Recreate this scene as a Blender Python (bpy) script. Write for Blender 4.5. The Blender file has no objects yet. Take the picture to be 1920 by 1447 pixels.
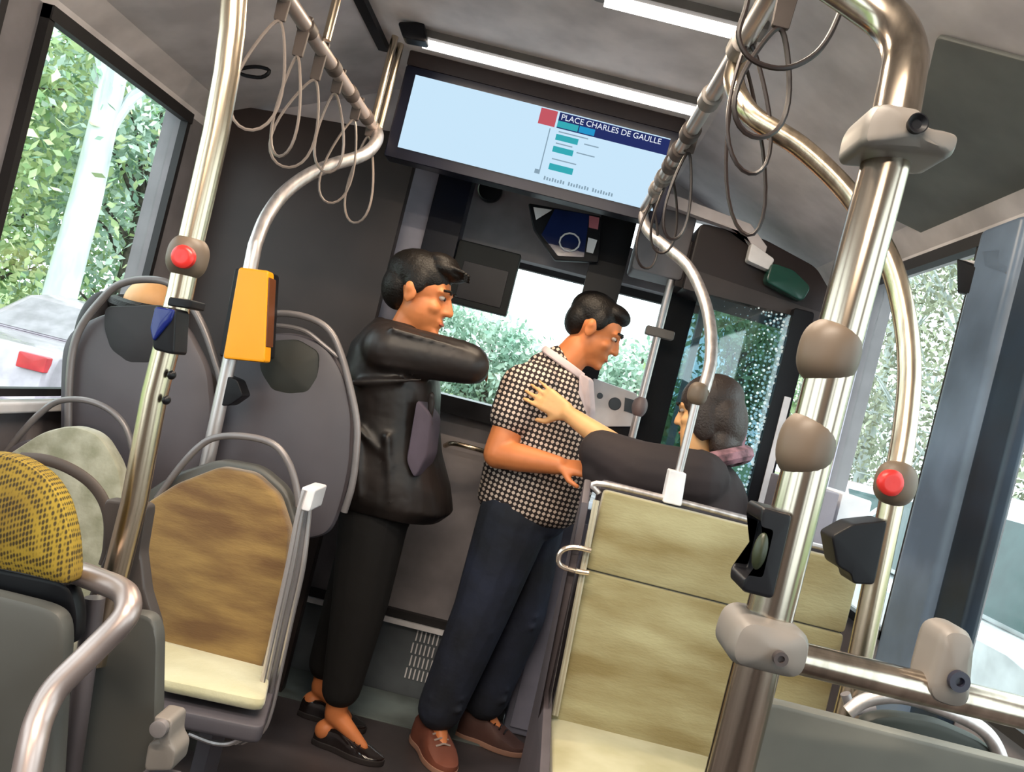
import bpy, bmesh, math, random
import numpy as np
from mathutils import Vector, Matrix, Quaternion
random.seed(7); rng = np.random.default_rng(7)
V = Vector
scn = bpy.context.scene
COL = scn.collection
# ------------------------------------------------------------------ camera
F = 1500.0; VX, VY = 1030.0, 735.0; ROLL = math.radians(14.1); EYE = 1.32
CR, SR = math.cos(ROLL), math.sin(ROLL)
cam_data = bpy.data.cameras.new('camera'); cam = bpy.data.objects.new('camera', cam_data); COL.objects.link(cam)
cam_data.sensor_width = 36; cam_data.lens = F / 1920 * 36
cam_data.shift_x = -(VX - 960) / 1920; cam_data.shift_y = (VY - 723.5) / 1920
cam_data.clip_start = 0.02; cam_data.clip_end = 300
cam.matrix_world = Matrix(((CR, -SR, 0, 0), (0, 0, -1, 0), (SR, CR, 0, EYE), (0, 0, 0, 1)))
scn.camera = cam
# ------------------------------------------------------------------ look
scn.view_settings.view_transform = 'Standard'; scn.view_settings.look = 'None'
scn.view_settings.gamma = 1; scn.view_settings.exposure = 0.0
scn.view_settings.use_curve_mapping = False
# ------------------------------------------------------------------ world: bright overcast sky
w = bpy.data.worlds.new('overcast_sky'); scn.world = w; w.use_nodes = True
nt = w.node_tree; nt.nodes.clear()
out = nt.nodes.new('ShaderNodeOutputWorld'); bg = nt.nodes.new('ShaderNodeBackground')
tc = nt.nodes.new('ShaderNodeTexCoord'); sp = nt.nodes.new('ShaderNodeSeparateXYZ'); rp = nt.nodes.new('ShaderNodeValToRGB')
rp.color_ramp.elements[0].position = 0.0; rp.color_ramp.elements[0].color = (.75, .85, .9, 1)
rp.color_ramp.elements[1].position = 0.6; rp.color_ramp.elements[1].color = (.85, .95, 1, 1)
nt.links.new(tc.outputs['Generated'], sp.inputs[0]); nt.links.new(sp.outputs['Z'], rp.inputs[0])
nt.links.new(rp.outputs[0], bg.inputs[0]); bg.inputs[1].default_value = 4.2
nt.links.new(bg.outputs[0], out.inputs[0])
# warm interior lamps: area lamps in the ceiling of the saloon (rear half of the bus)
def area(name, loc, sx, sy, power, col, rot=(0, 0, 0)):
    l = bpy.data.lights.new(name, 'AREA'); l.shape = 'RECTANGLE'; l.size = sx; l.size_y = sy; l.energy = power; l.color = col
    o = bpy.data.objects.new(name, l); COL.objects.link(o); o.location = loc; o.rotation_euler = rot
    return o
area('ceiling_lamp_back', (-.25, -1.6, 2.27), .9, .06, 42, (1, .84, .66)); area('ceiling_lamp_rear', (-.25, .2, 2.27), .9, .05, 40, (1, .86, .70))
area('ceiling_lamp_middle', (-.25, 1.25, 2.27), .9, .05, 24, (1, .86, .70))
area('ceiling_lamp_front', (-.2, 2.38, 2.26), .8, .04, 15, (1, .80, .58))

# ------------------------------------------------------------------ pixel -> place helpers
def uv(px, py):
    a, b = px - VX, py - VY
    return a * CR + b * SR, a * SR - b * CR
def P(px, py, Y):
    u, v = uv(px, py); return V((u / F * Y, Y, EYE + v / F * Y))
def Q(u, v, Y): return V((u / F * Y, Y, EYE + v / F * Y))
def PX(px, py, X):
    u, v = uv(px, py); Y = F * X / u; return V((X, Y, EYE + v / F * Y))
def PP(px, py, p0, n):
    d = P(px, py, 1) - V((0, 0, EYE)); o = V((0, 0, EYE))
    t = (p0 - o).dot(n) / d.dot(n); return o + d * t
# ------------------------------------------------------------------ materials
MATS = {}
def mat(name, col, rough=.5, metal=0, spec=.5, noise=None, bump=None, emit=None, sheen=0, coat=0, streak=None):
    if name in MATS: return MATS[name]
    m = bpy.data.materials.new(name); m.use_nodes = True; t = m.node_tree; b = t.nodes['Principled BSDF']
    b.inputs['Base Color'].default_value = (*col, 1); b.inputs['Roughness'].default_value = rough; b.inputs['Metallic'].default_value = metal
    b.inputs['Specular IOR Level'].default_value = spec; b.inputs['Sheen Weight'].default_value = sheen; b.inputs['Coat Weight'].default_value = coat
    tc = t.nodes.new('ShaderNodeTexCoord')
    src = tc.outputs['Object']
    if streak:
        mp = t.nodes.new('ShaderNodeMapping'); mp.inputs['Scale'].default_value = streak; t.links.new(src, mp.inputs[0]); src = mp.outputs[0]
    sc_, amt = noise or (6, .08)
    n = t.nodes.new('ShaderNodeTexNoise'); n.inputs['Scale'].default_value = sc_; n.inputs['Detail'].default_value = 4
    t.links.new(src, n.inputs['Vector'])
    r = t.nodes.new('ShaderNodeValToRGB')
    c2 = amt if isinstance(amt, tuple) else tuple(min(1, c * (1 + amt * 2)) for c in col)
    c1 = col if isinstance(amt, tuple) else tuple(c * (1 - amt * 2) for c in col)
    r.color_ramp.elements[0].position = .35; r.color_ramp.elements[1].position = .65
    r.color_ramp.elements[0].color = (*c1, 1); r.color_ramp.elements[1].color = (*c2, 1)
    t.links.new(n.outputs[0], r.inputs[0]); t.links.new(r.outputs[0], b.inputs['Base Color'])
    if bump:
        n2 = t.nodes.new('ShaderNodeTexNoise'); n2.inputs['Scale'].default_value = bump[0]; t.links.new(src, n2.inputs['Vector'])
        bp = t.nodes.new('ShaderNodeBump'); bp.inputs['Strength'].default_value = bump[1]; bp.inputs['Distance'].default_value = .004
        t.links.new(n2.outputs[0], bp.inputs['Height']); t.links.new(bp.outputs[0], b.inputs['Normal'])
    if emit:
        b.inputs['Emission Color'].default_value = (*emit[0], 1); b.inputs['Emission Strength'].default_value = emit[1]
    MATS[name] = m; return m
ceil_m = mat('ceiling_laminate', (.62, .56, .54), .55)
cove_m = mat('cove_plastic', (.60, .55, .56), .5)
wall_m = mat('wall_plastic', (.20, .18, .19), .5)
part_m = mat('partition_plastic', (.036, .025, .023), .42, spec=.35, noise=(2, .15))
panel_m = mat('front_panel_grey', (.21, .19, .20), .5)
kick_m = mat('kick_panel_bluegrey', (.10, .115, .13), .5)
cab_m = mat('cabinet_bluegrey', (.16, .165, .22), .5)
floor_m = mat('floor_vinyl', (.050, .042, .045), .45, noise=(3, .2))
pale_floor_m = mat('floor_vinyl_pale', (.15, .18, .175), .4, noise=(4, .2))
black_m = mat('black_plastic', (.006, .006, .008), .4, spec=.25)
rubber_m = mat('black_rubber', (.012, .010, .011), .6)
navy_m = mat('black_gloss_housing', (.005, .006, .014), .3, spec=.25)
brown_m = mat('brown_black_panel', (.020, .012, .012), .45)
shell_m = mat('seat_shell_grey', (.088, .077, .088), .5, noise=(2, .08))
shell2_m = mat('seat_shell_green_grey', (.075, .074, .068), .5, noise=(2, .1))
rim_m = mat('handle_tube_grey', (.20, .18, .18), .35, metal=.3)
steel_m = mat('brushed_steel', (.50, .42, .34), .20, metal=1, noise=(60, .12), streak=(1, 1, .02))
gold_m = mat('warm_brushed_steel', (.66, .54, .40), .25, metal=1, noise=(60, .12), streak=(1, 1, .02))
pale_steel_m = mat('pale_satin_steel', (.62, .57, .56), .38, metal=.85, noise=(60, .1), streak=(1, 1, .02))
ball_m = mat('pole_joint_grey', (.115, .080, .055), .5)
clamp_m = mat('clamp_grey_plastic', (.165, .145, .13), .45)
red_m = mat('stop_button_red', (.65, .03, .025), .3)
yellow_m = mat('validator_yellow', (.82, .31, .003), .4, noise=(3, .03))
blue_m = mat('blue_reader_glass', (.01, .02, .16), .15)
gold_fab = mat('gold_velour', (.115, .055, .015), .9, noise=(8, (.25, .15, .045)), bump=(90, .3), sheen=.3, streak=(.6, 1, 2.4))
olive_fab = mat('olive_velour', (.215, .165, .065), .9, noise=(5, (.37, .335, .185)), bump=(90, .3), sheen=.3, streak=(.6, 1, 2.2))
cream_fab = mat('cream_velour', (.44, .39, .22), .9, noise=(6, (.56, .52, .34)), bump=(90, .3), sheen=.3)
pale_fab = mat('pale_green_velour', (.22, .22, .15), .9, noise=(18, (.38, .37, .29)), bump=(90, .3), sheen=.3)
dark_fab = mat('headrest_dark', (.018, .016, .019), .6)
white_m = mat('white_trim', (.75, .73, .75), .4)
drape_m = mat('grey_screen_panel', (.15, .155, .145), .5)
strap_m = mat('strap_loop_grey', (.20, .16, .14), .4)
strapd_m = mat('strap_loop_dark', (.020, .012, .011), .4)
sleeve_m = mat('strap_sleeve', (.07, .05, .042), .6)
pillar_m = mat('pillar_blue_grey', (.13, .18, .26), .35, noise=(3, .2))
pillar_d = mat('pillar_dark_blue', (.012, .025, .045), .35, noise=(3, .3))
lilac_m = mat('lilac_grey_plastic', (.42, .40, .47), .45)
machine_m = mat('ticket_machine_pale', (.62, .66, .68), .4)
skin_warm = mat('skin_warm', (.62, .20, .065), .5, noise=(9, .06))
skin_pale = mat('skin_light', (.72, .38, .16), .5, noise=(9, .05))
hair_m = mat('black_hair', (.006, .004, .003), .5, spec=.3, bump=(160, .5))
leather_m = mat('black_leather', (.013, .009, .008), .45, noise=(8, .2), bump=(14, 1.0), spec=.4)
trouser_m = mat('black_cloth', (.003, .002, .002), .85, bump=(20, .6))
jeans_m = mat('dark_denim', (.010, .013, .022), .85, noise=(5, (.020, .027, .055)), bump=(30, .6))
inner_m = mat('mauve_shirt', (.060, .045, .065), .8)
shoe_black = mat('patent_black_leather', (.012, .008, .008), .12, coat=.6)
shoe_brown = mat('brown_suede', (.16, .045, .025), .7)
sole_m = mat('tan_sole', (.32, .17, .12), .6)
collar_m = mat('pink_white_collar', (.62, .50, .50), .7)
scarf_m = mat('pink_grey_scarf', (.22, .11, .13), .8, noise=(30, .3))
eye_m = mat('eye_white', (.45, .38, .33), .3); iris_m = mat('eye_brown', (.02, .01, .006), .2)
lip_m = mat('lips', (.45, .12, .07), .5)
asphalt_m = mat('asphalt', (.18, .18, .18), .9, noise=(3, .2)); grass_m = mat('verge_grass', (.20, .28, .10), .95, noise=(4, .3))
bark_m = mat('pale_bark', (.66, .70, .70), .9, noise=(3, .15), streak=(1, 1, .3)); dbark_m = mat('dark_bark', (.10, .08, .065), .9, noise=(10, .3))
leaf_a = mat('leaves_green', (.22, .40, .17), .8, noise=(1.2, (.70, .74, .40)))
leaf_b = mat('leaves_pale', (.26, .42, .32), .8, noise=(1.0, (.75, .85, .74)))
leaf_c = mat('leaves_olive', (.20, .21, .14), .8, noise=(1.5, (.52, .54, .38)))
car_silver = mat('car_paint_silver', (.42, .36, .40), .25, coat=.7); car_white = mat('car_paint_white', (.80, .82, .84), .25, coat=.7)
car_glass = mat('car_glass', (.03, .07, .07), .08); tail_m = mat('tail_lamp_red', (.55, .04, .05), .2)
tyre_m = mat('tyre', (.02, .02, .02), .8)
metal_hub = mat('wheel_hub', (.4, .4, .42), .35, metal=.8)
def mesh_pattern():      # yellow cloth with rows of small dark perforations
    m = bpy.data.materials.new('yellow_perforated_cloth'); m.use_nodes = True; t = m.node_tree; b = t.nodes['Principled BSDF']; b.inputs['Roughness'].default_value = .8
    tc = t.nodes.new('ShaderNodeTexCoord'); mp = t.nodes.new('ShaderNodeMapping'); mp.inputs['Rotation'].default_value = (0, math.radians(18), 0); mp.inputs['Scale'].default_value = (1, 1, .5)
    v = t.nodes.new('ShaderNodeTexVoronoi'); v.inputs['Scale'].default_value = 240; v.inputs['Randomness'].default_value = .15
    n = t.nodes.new('ShaderNodeTexNoise'); n.inputs['Scale'].default_value = 9
    r = t.nodes.new('ShaderNodeValToRGB'); r.color_ramp.elements[0].position = .3; r.color_ramp.elements[0].color = (.03, .018, .004, 1); r.color_ramp.elements[1].position = .55; r.color_ramp.elements[1].color = (1, 1, 1, 1)
    r2 = t.nodes.new('ShaderNodeValToRGB'); r2.color_ramp.elements[0].color = (.15, .085, .006, 1); r2.color_ramp.elements[1].color = (.30, .20, .015, 1); r2.color_ramp.elements[0].position = .35; r2.color_ramp.elements[1].position = .7
    mx = t.nodes.new('ShaderNodeMixRGB'); mx.blend_type = 'MULTIPLY'; mx.inputs[0].default_value = .9
    L = t.links; L.new(tc.outputs['Object'], mp.inputs[0]); L.new(mp.outputs[0], v.inputs['Vector']); L.new(tc.outputs['Object'], n.inputs['Vector'])
    L.new(v.outputs['Distance'], r.inputs[0]); L.new(n.outputs[0], r2.inputs[0]); L.new(r2.outputs[0], mx.inputs[1]); L.new(r.outputs[0], mx.inputs[2]); L.new(mx.outputs[0], b.inputs['Base Color'])
    return m
perf_m = mesh_pattern()
def shirt_mat():
    m = bpy.data.materials.new('dotted_shirt_cloth'); m.use_nodes = True; t = m.node_tree; b = t.nodes['Principled BSDF']; b.inputs['Roughness'].default_value = .85
    tc = t.nodes.new('ShaderNodeTexCoord'); mp = t.nodes.new('ShaderNodeMapping'); mp.inputs['Rotation'].default_value = (0, math.radians(40), 0)
    sp = t.nodes.new('ShaderNodeSeparateXYZ'); L = t.links; L.new(tc.outputs['Object'], mp.inputs[0]); L.new(mp.outputs[0], sp.inputs[0])
    def s(sock, f):
        a = t.nodes.new('ShaderNodeMath'); a.operation = 'MULTIPLY'; a.inputs[1].default_value = f; L.new(sock, a.inputs[0])
        c = t.nodes.new('ShaderNodeMath'); c.operation = 'SINE'; L.new(a.outputs[0], c.inputs[0]); return c.outputs[0]
    k = 2 * math.pi / .024
    p = t.nodes.new('ShaderNodeMath'); p.operation = 'MULTIPLY'; L.new(s(sp.outputs['X'], k), p.inputs[0]); L.new(s(sp.outputs['Z'], k), p.inputs[1])
    r = t.nodes.new('ShaderNodeValToRGB'); r.color_ramp.elements[0].position = .08; r.color_ramp.elements[0].color = (.018, .010, .010, 1); r.color_ramp.elements[1].position = .22; r.color_ramp.elements[1].color = (.62, .50, .42, 1)
    L.new(p.outputs[0], r.inputs[0]); L.new(r.outputs[0], b.inputs['Base Color']); return m
shirt_m = shirt_mat()
def glass(name, tint, refl=.08, dots=False):
    m = bpy.data.materials.new(name); m.use_nodes = True; t = m.node_tree; t.nodes.clear(); L = t.links
    o = t.nodes.new('ShaderNodeOutputMaterial'); tr = t.nodes.new('ShaderNodeBsdfTransparent'); tr.inputs[0].default_value = (*tint, 1)
    g = t.nodes.new('ShaderNodeBsdfGlossy'); g.inputs['Roughness'].default_value = .03; mx = t.nodes.new('ShaderNodeMixShader'); mx.inputs[0].default_value = refl
    L.new(tr.outputs[0], mx.inputs[1]); L.new(g.outputs[0], mx.inputs[2]); res = mx.outputs[0]
    if dots:
        tc = t.nodes.new('ShaderNodeTexCoord'); v = t.nodes.new('ShaderNodeTexVoronoi'); v.inputs['Scale'].default_value = 62; v.inputs['Randomness'].default_value = .7
        L.new(tc.outputs['Object'], v.inputs['Vector'])
        sp = t.nodes.new('ShaderNodeSeparateXYZ'); L.new(tc.outputs['Object'], sp.inputs[0])
        mr = t.nodes.new('ShaderNodeMapRange'); mr.inputs[1].default_value = .50; mr.inputs[2].default_value = .80; mr.inputs[3].default_value = 0.0; mr.inputs[4].default_value = .42; L.new(sp.outputs['X'], mr.inputs[0])
        lt = t.nodes.new('ShaderNodeMath'); lt.operation = 'LESS_THAN'; L.new(v.outputs['Distance'], lt.inputs[0]); L.new(mr.outputs[0], lt.inputs[1])
        d = t.nodes.new('ShaderNodeBsdfDiffuse'); d.inputs[0].default_value = (.75, .82, .85, 1)
        tl = t.nodes.new('ShaderNodeBsdfTranslucent'); tl.inputs[0].default_value = (.75, .82, .85, 1); ad = t.nodes.new('ShaderNodeAddShader'); L.new(d.outputs[0], ad.inputs[0]); L.new(tl.outputs[0], ad.inputs[1])
        m2 = t.nodes.new('ShaderNodeMixShader'); L.new(lt.outputs[0], m2.inputs[0]); L.new(res, m2.inputs[1]); L.new(ad.outputs[0], m2.inputs[2]); res = m2.outputs[0]
    L.new(res, o.inputs[0]); return m
clear_g = glass('window_glass', (.97, 1, .99), .05); tint_g = glass('teal_tinted_glass', (.30, .42, .46), .12, dots=True)
def emission(name, col, s):
    m = bpy.data.materials.new(name); m.use_nodes = True; t = m.node_tree; t.nodes.clear()
    o = t.nodes.new('ShaderNodeOutputMaterial'); e = t.nodes.new('ShaderNodeEmission'); e.inputs[0].default_value = (*col, 1); e.inputs[1].default_value = s
    t.links.new(e.outputs[0], o.inputs[0]); return m
led_m = emission('led_tube_glow', (1, .97, .93), 3.0); scr_m = emission('screen_pale_blue', (.56, .76, .92), 1.05)
scr_navy = emission('screen_navy', (.02, .03, .13), 1); scr_teal = emission('screen_teal', (.04, .40, .46), 1); scr_blue = emission('screen_blue', (.02, .30, .60), 1)
scr_red = emission('screen_red', (.55, .10, .13), 1); scr_white = emission('screen_white', (.80, .85, .95), 1); scr_grey = emission('screen_grey', (.25, .36, .45), 1)
# ------------------------------------------------------------------ mesh helpers
def sm(pts, k=6, closed=False):
    pts = [V(p) for p in pts]; n = len(pts); res = []
    rngi = range(n if closed else n - 1)
    for i in rngi:
        g = (lambda j: pts[j % n]) if closed else (lambda j: pts[max(0, min(n - 1, j))])
        a, b, c, d = g(i - 1), g(i), g(i + 1), g(i + 2)
        for s in range(k):
            t = s / k
            res.append(.5 * ((2 * b) + (c - a) * t + (2 * a - 5 * b + 4 * c - d) * t * t + (3 * b - a - 3 * c + d) * t ** 3))
    if not closed: res.append(pts[-1])
    return res
def rounded(pts, r, k=4):
    res = []; n = len(pts)
    for i in range(n):
        a, b, c = V(pts[i - 1]), V(pts[i]), V(pts[(i + 1) % n])
        ra = min(r, (a - b).length * .45); rc = min(r, (c - b).length * .45)
        p, q = b + (a - b).normalized() * ra, b + (c - b).normalized() * rc
        for s in range(k + 1):
            t = s / k; res.append((1 - t) ** 2 * p + 2 * t * (1 - t) * b + t * t * q)
    return res
class MB:
    def __init__(s): s.v = []; s.f = []
    def add(s, vs, fs):
        o = len(s.v); s.v += [tuple(x) for x in vs]; s.f += [tuple(i + o for i in f) for f in fs]; return s
    def box(s, lo, hi, b=0.0):
        lo, hi = V(lo), V(hi); x0, y0, z0 = [min(a, c) for a, c in zip(lo, hi)]; x1, y1, z1 = [max(a, c) for a, c in zip(lo, hi)]
        if b <= 0:
            return s.add([(x, y, z) for x in (x0, x1) for y in (y0, y1) for z in (z0, z1)], [(0, 1, 3, 2), (4, 6, 7, 5), (0, 4, 5, 1), (2, 3, 7, 6), (0, 2, 6, 4), (1, 5, 7, 3)])
        ol = rounded([(x0, y0, z0), (x1, y0, z0), (x1, y0, z1), (x0, y0, z1)], b * 1.5)
        return s.slab(ol, V((0, y1 - y0, 0)), b)
    def slab(s, ol, th, e=.004, crown=0, cf=.45):
        ol = [V(p) for p in ol]; th = V(th); T = th.length; d = th.normalized(); c = sum(ol, V()) / len(ol); n = len(ol)
        e = min(e, T * .45)
        def ring(ins, off): return [p + (c - p).normalized() * min(ins, (c - p).length * .9) + d * off for p in ol]
        rs = [ring(e, 0), ring(e * .3, e * .3), ring(0, e), ring(0, T - e), ring(e * .3, T - e * .3), ring(e, T)]
        if crown:
            for q in (.25, .5, .75): rs.append([p + (c - p) * q + d * (T + crown * math.sin(q * math.pi / 2)) for p in ol])
        vs = [p for r in rs for p in r]; fs = []
        for k in range(len(rs) - 1):
            for i in range(n):
                j = (i + 1) % n; fs.append((k * n + i, k * n + j, k * n + n + j, k * n + n + i))
        m = len(vs); vs += [c, c + d * (T + crown)]; L = (len(rs) - 1) * n
        for i in range(n): j = (i + 1) % n; fs += [(m, j, i), (m + 1, L + i, L + j)]
        return s.add(vs, fs)
    def tube(s, pts, r, n=12, closed=False, flat=1.0):
        pts = [V(p) for p in pts]; N = len(pts); rr = r if isinstance(r, (list, tuple)) else [r] * N
        T = []
        for i in range(N):
            a = pts[(i - 1) % N] if (closed or i > 0) else pts[i]; b = pts[(i + 1) % N] if (closed or i < N - 1) else pts[i]
            T.append((b - a).normalized())
        u = T[0].orthogonal().normalized() if abs(T[0].y) > .9 else (V((0, 1, 0)) - T[0] * T[0].y).normalized()
        vs = []; fs = []
        for i in range(N):
            u = (u - T[i] * u.dot(T[i])).normalized(); w_ = T[i].cross(u)
            for k in range(n):
                a = 2 * math.pi * k / n; vs.append(pts[i] + (u * math.cos(a) * flat + w_ * math.sin(a)) * rr[i])
        for i in range(N if closed else N - 1):
            for k in range(n):
                j = (i + 1) % N; fs.append((i * n + k, i * n + (k + 1) % n, j * n + (k + 1) % n, j * n + k))
        if not closed:
            fs.append(tuple(range(n - 1, -1, -1))); fs.append(tuple((N - 1) * n + k for k in range(n)))
        return s.add(vs, fs)
    def lathe(s, p, axis, prof, n=24):
        p = V(p); a = V(axis).normalized(); u = a.orthogonal().normalized(); w_ = a.cross(u); vs = []; fs = []
        for (r, h) in prof:
            for k in range(n):
                t = 2 * math.pi * k / n; vs.append(p + a * h + (u * math.cos(t) + w_ * math.sin(t)) * max(r, 1e-4))
        for i in range(len(prof) - 1):
            for k in range(n): fs.append((i * n + k, i * n + (k + 1) % n, (i + 1) * n + (k + 1) % n, (i + 1) * n + k))
        fs.append(tuple(range(n - 1, -1, -1))); fs.append(tuple((len(prof) - 1) * n + k for k in range(n)))
        return s.add(vs, fs)
    def ell(s, c, r, rot=None, n=20, m=12):
        c = V(c); r = V(r) if not isinstance(r, (int, float)) else V((r, r, r)); R = rot or Matrix.Identity(3); vs = []; fs = []
        for i in range(m + 1):
            t = math.pi * i / m
            for k in range(n):
                a = 2 * math.pi * k / n; vs.append(c + R @ V((r.x * math.sin(t) * math.cos(a), r.y * math.sin(t) * math.sin(a), r.z * math.cos(t))))
        for i in range(m):
            for k in range(n): fs.append((i * n + k, (i + 1) * n + k, (i + 1) * n + (k + 1) % n, i * n + (k + 1) % n))
        return s.add(vs, fs)
    def cap(s, a, b, ra, rb, n=14):          # rounded tapered limb piece
        a, b = V(a), V(b); d = b - a; L = d.length
        prof = [(ra * math.sin(t), -ra * math.cos(t)) for t in [.05, .4, .8, 1.2, math.pi / 2]] + [(rb * math.cos(t), L + rb * math.sin(t)) for t in [0, .4, .8, 1.2, 1.52]]
        return s.lathe(a, d, prof, n)
    def build(s, name, m, parent=None, smooth=True, bevel=0):
        me = bpy.data.meshes.new(name); me.from_pydata(s.v, [], s.f)
        bm = bmesh.new(); bm.from_mesh(me); bmesh.ops.remove_doubles(bm, verts=bm.verts, dist=1e-6); bmesh.ops.recalc_face_normals(bm, faces=bm.faces); bm.to_mesh(me); bm.free()
        me.materials.append(m)
        if smooth:
            me.polygons.foreach_set('use_smooth', [True] * len(me.polygons)); me.set_sharp_from_angle(angle=math.radians(40))
        o = bpy.data.objects.new(name, me); COL.objects.link(o)
        if parent is not None: o.parent = parent; o.matrix_parent_inverse = parent.matrix_basis.inverted()
        if smooth: wn = o.modifiers.new('weighted_normal', 'WEIGHTED_NORMAL'); wn.keep_sharp = True; wn.weight = 90
        if bevel:
            bv = o.modifiers.new('bevel', 'BEVEL'); bv.width = bevel; bv.segments = 2; bv.limit_method = 'ANGLE'
        return o
def empty(name, loc, label, cat, group=None):
    o = bpy.data.objects.new(name, None); COL.objects.link(o); o.location = loc; o.empty_display_size = .05
    return tag(o, label, cat, group)
def tag(o, label, cat, group=None, kind=None):
    if label: o['label'] = label
    if cat: o['category'] = cat
    if group: o['group'] = group
    if kind: o['kind'] = kind
    return o
def struct(o): o['kind'] = 'structure'; return o
def remesh(o, vox, it=6, fac=.5):
    o.modifiers.clear()
    r = o.modifiers.new('remesh', 'REMESH'); r.mode = 'VOXEL'; r.voxel_size = vox; r.use_smooth_shade = True
    if it: q = o.modifiers.new('smooth', 'SMOOTH'); q.iterations = it; q.factor = fac
    return o
def pth(L, Y): return [P(a, b, Y if not isinstance(Y, (list, tuple)) else Y[0] + (Y[1] - Y[0]) * i / (len(L) - 1)) for i, (a, b) in enumerate(L)]

# ================================================================== SETTING
XL, XR = -1.45, .95; CZ = EYE + .98; Y0 = -3.2; YF = 2.95; WT = EYE + .63; YW = 3.35
struct(MB().box((XL, Y0, -.06), (XR, YW, 0)).build('floor', floor_m, smooth=False))
struct(MB().box((-.75, 2.93, .0), (.12, 3.19, .006)).build('trim_1', pale_floor_m, smooth=False))
# ceiling: flat centre and two sloping coves
struct(MB().box((-.8, Y0, CZ), (.3, YW, CZ + .05)).build('ceiling', ceil_m, smooth=False))
def cove(name, x0, x1, s):
    pts = [V((x0, Y0, CZ)), V((x1 - s * .06, Y0, WT + .09)), V((x1, Y0, WT + .03)), V((x1, Y0, WT + .0)), V((x1 + s * .07, Y0, WT + .0)), V((x1 + s * .07, Y0, CZ + .05)), V((x0, Y0, CZ + .05))]
    n = len(pts); e = V((0, YW - Y0, 0)); vs = pts + [p + e for p in pts]
    fs = [(i, (i + 1) % n, n + (i + 1) % n, n + i) for i in range(n)] + [tuple(range(n)), tuple(range(2 * n - 1, n - 1, -1))]
    return struct(MB().add(vs, fs).build(name, cove_m, smooth=False))
cove('trim_2', -.8, XL, -1); cove('trim_3', .3, XR, 1)
struct(MB().box((-.825, .4, CZ - .02), (-.79, 2.65, CZ + .01)).build('trim_4', black_m))
# left wall with window opening
WZ0 = .95
lw = MB(); lw.box((XL - .07, Y0, -.06), (XL, YW, WZ0 - .04)); lw.box((XL - .07, Y0, WZ0 - .04), (XL, -2.6, WT)); lw.box((XL - .07, -1.1, WZ0 - .04), (XL, -.9, WT)); lw.box((XL - .07, .40, WZ0 - .04), (XL, .55, WT)); lw.box((XL - .07, 1.84, WZ0 - .04), (XL, 1.98, WT)); lw.box((XL - .07, 2.76, WZ0 - .04), (XL, YW, WT))
struct(lw.build('wall_left', wall_m, smooth=False))
def side_window(name, X, s, ya, yb, z0, z1, bar=.022):
    o = MB()
    for (a, b) in (((X, ya, z0), (X - s * .025, ya + bar, z1)), ((X, yb - bar, z0), (X - s * .025, yb, z1)), ((X, ya, z1 - .035), (X - s * .03, yb, z1)), ((X, ya, z0), (X - s * .025, yb, z0 + bar))): o.box(a, b)
    fr = struct(o.build(name, rubber_m, smooth=False))
    MB().box((X + s * .03, ya, z0), (X + s * .036, yb, z1)).build('glass', clear_g, fr, smooth=False)
    return fr
wl = side_window('window_1', XL, -1, 1.98, 2.76, WZ0, WT); side_window('window_2', XL, -1, .55, 1.84, WZ0, WT)
struct(MB().box((XL, .5, WZ0 - .045), (XL + .045, 2.76, WZ0 - .012), .006).build('trim_5', white_m))
# right wall, windows, pillar
rw = MB(); rw.box((XR, Y0, -.06), (XR + .07, 3.0, .93)); rw.box((XR, Y0, .93), (XR + .07, -2.6, WT)); rw.box((XR, -1.1, .93), (XR + .07, -.9, WT)); rw.box((XR, .3, .93), (XR + .07, .45, WT)); rw.box((XR, 1.72, .93), (XR + .07, 1.93, WT)); rw.box((XR, 2.62, .93), (XR + .07, 2.72, WT))
struct(rw.build('wall_right', wall_m, smooth=False))
struct(MB().box((XL - .07, Y0 - .05, -.06), (XR + .07, Y0, CZ + .05)).build('wall_back', wall_m, smooth=False))
side_window('window_6', XL, -1, -2.6, -1.1, WZ0, WT); side_window('window_7', XL, -1, -.9, .40, WZ0, WT); side_window('window_8', XR, 1, -2.6, -1.1, .93, WT); side_window('window_9', XR, 1, -.9, .3, .93, WT)
side_window('window_3', XR, 1, .45, 1.72, .93, WT); side_window('window_4', XR, 1, 1.93, 2.62, .93, WT)
pc = MB(); pc.slab(rounded([(XR, 1.70, .75), (XR - .05, 1.72, .75), (XR - .05, 1.90, .75), (XR, 1.95, .75)], .02), V((0, 0, WT - .76)), .01); o = struct(pc.build('trim_6', pillar_m))
pc = MB(); pc.slab(rounded([(XR, 1.60, .80), (XR - .03, 1.61, .80), (XR - .035, 1.72, .80), (XR, 1.72, .80)], .01), V((0, 0, WT - .81)), .008); struct(pc.build('trim_7', pillar_d))
pc = MB(); pc.slab(rounded([(XR, 2.58, .6), (XR - .04, 2.6, .6), (XR - .04, 2.72, .6), (XR, 2.74, .6)], .015), V((0, 0, WT - .61)), .006); struct(pc.build('trim_8', lilac_m))
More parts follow.
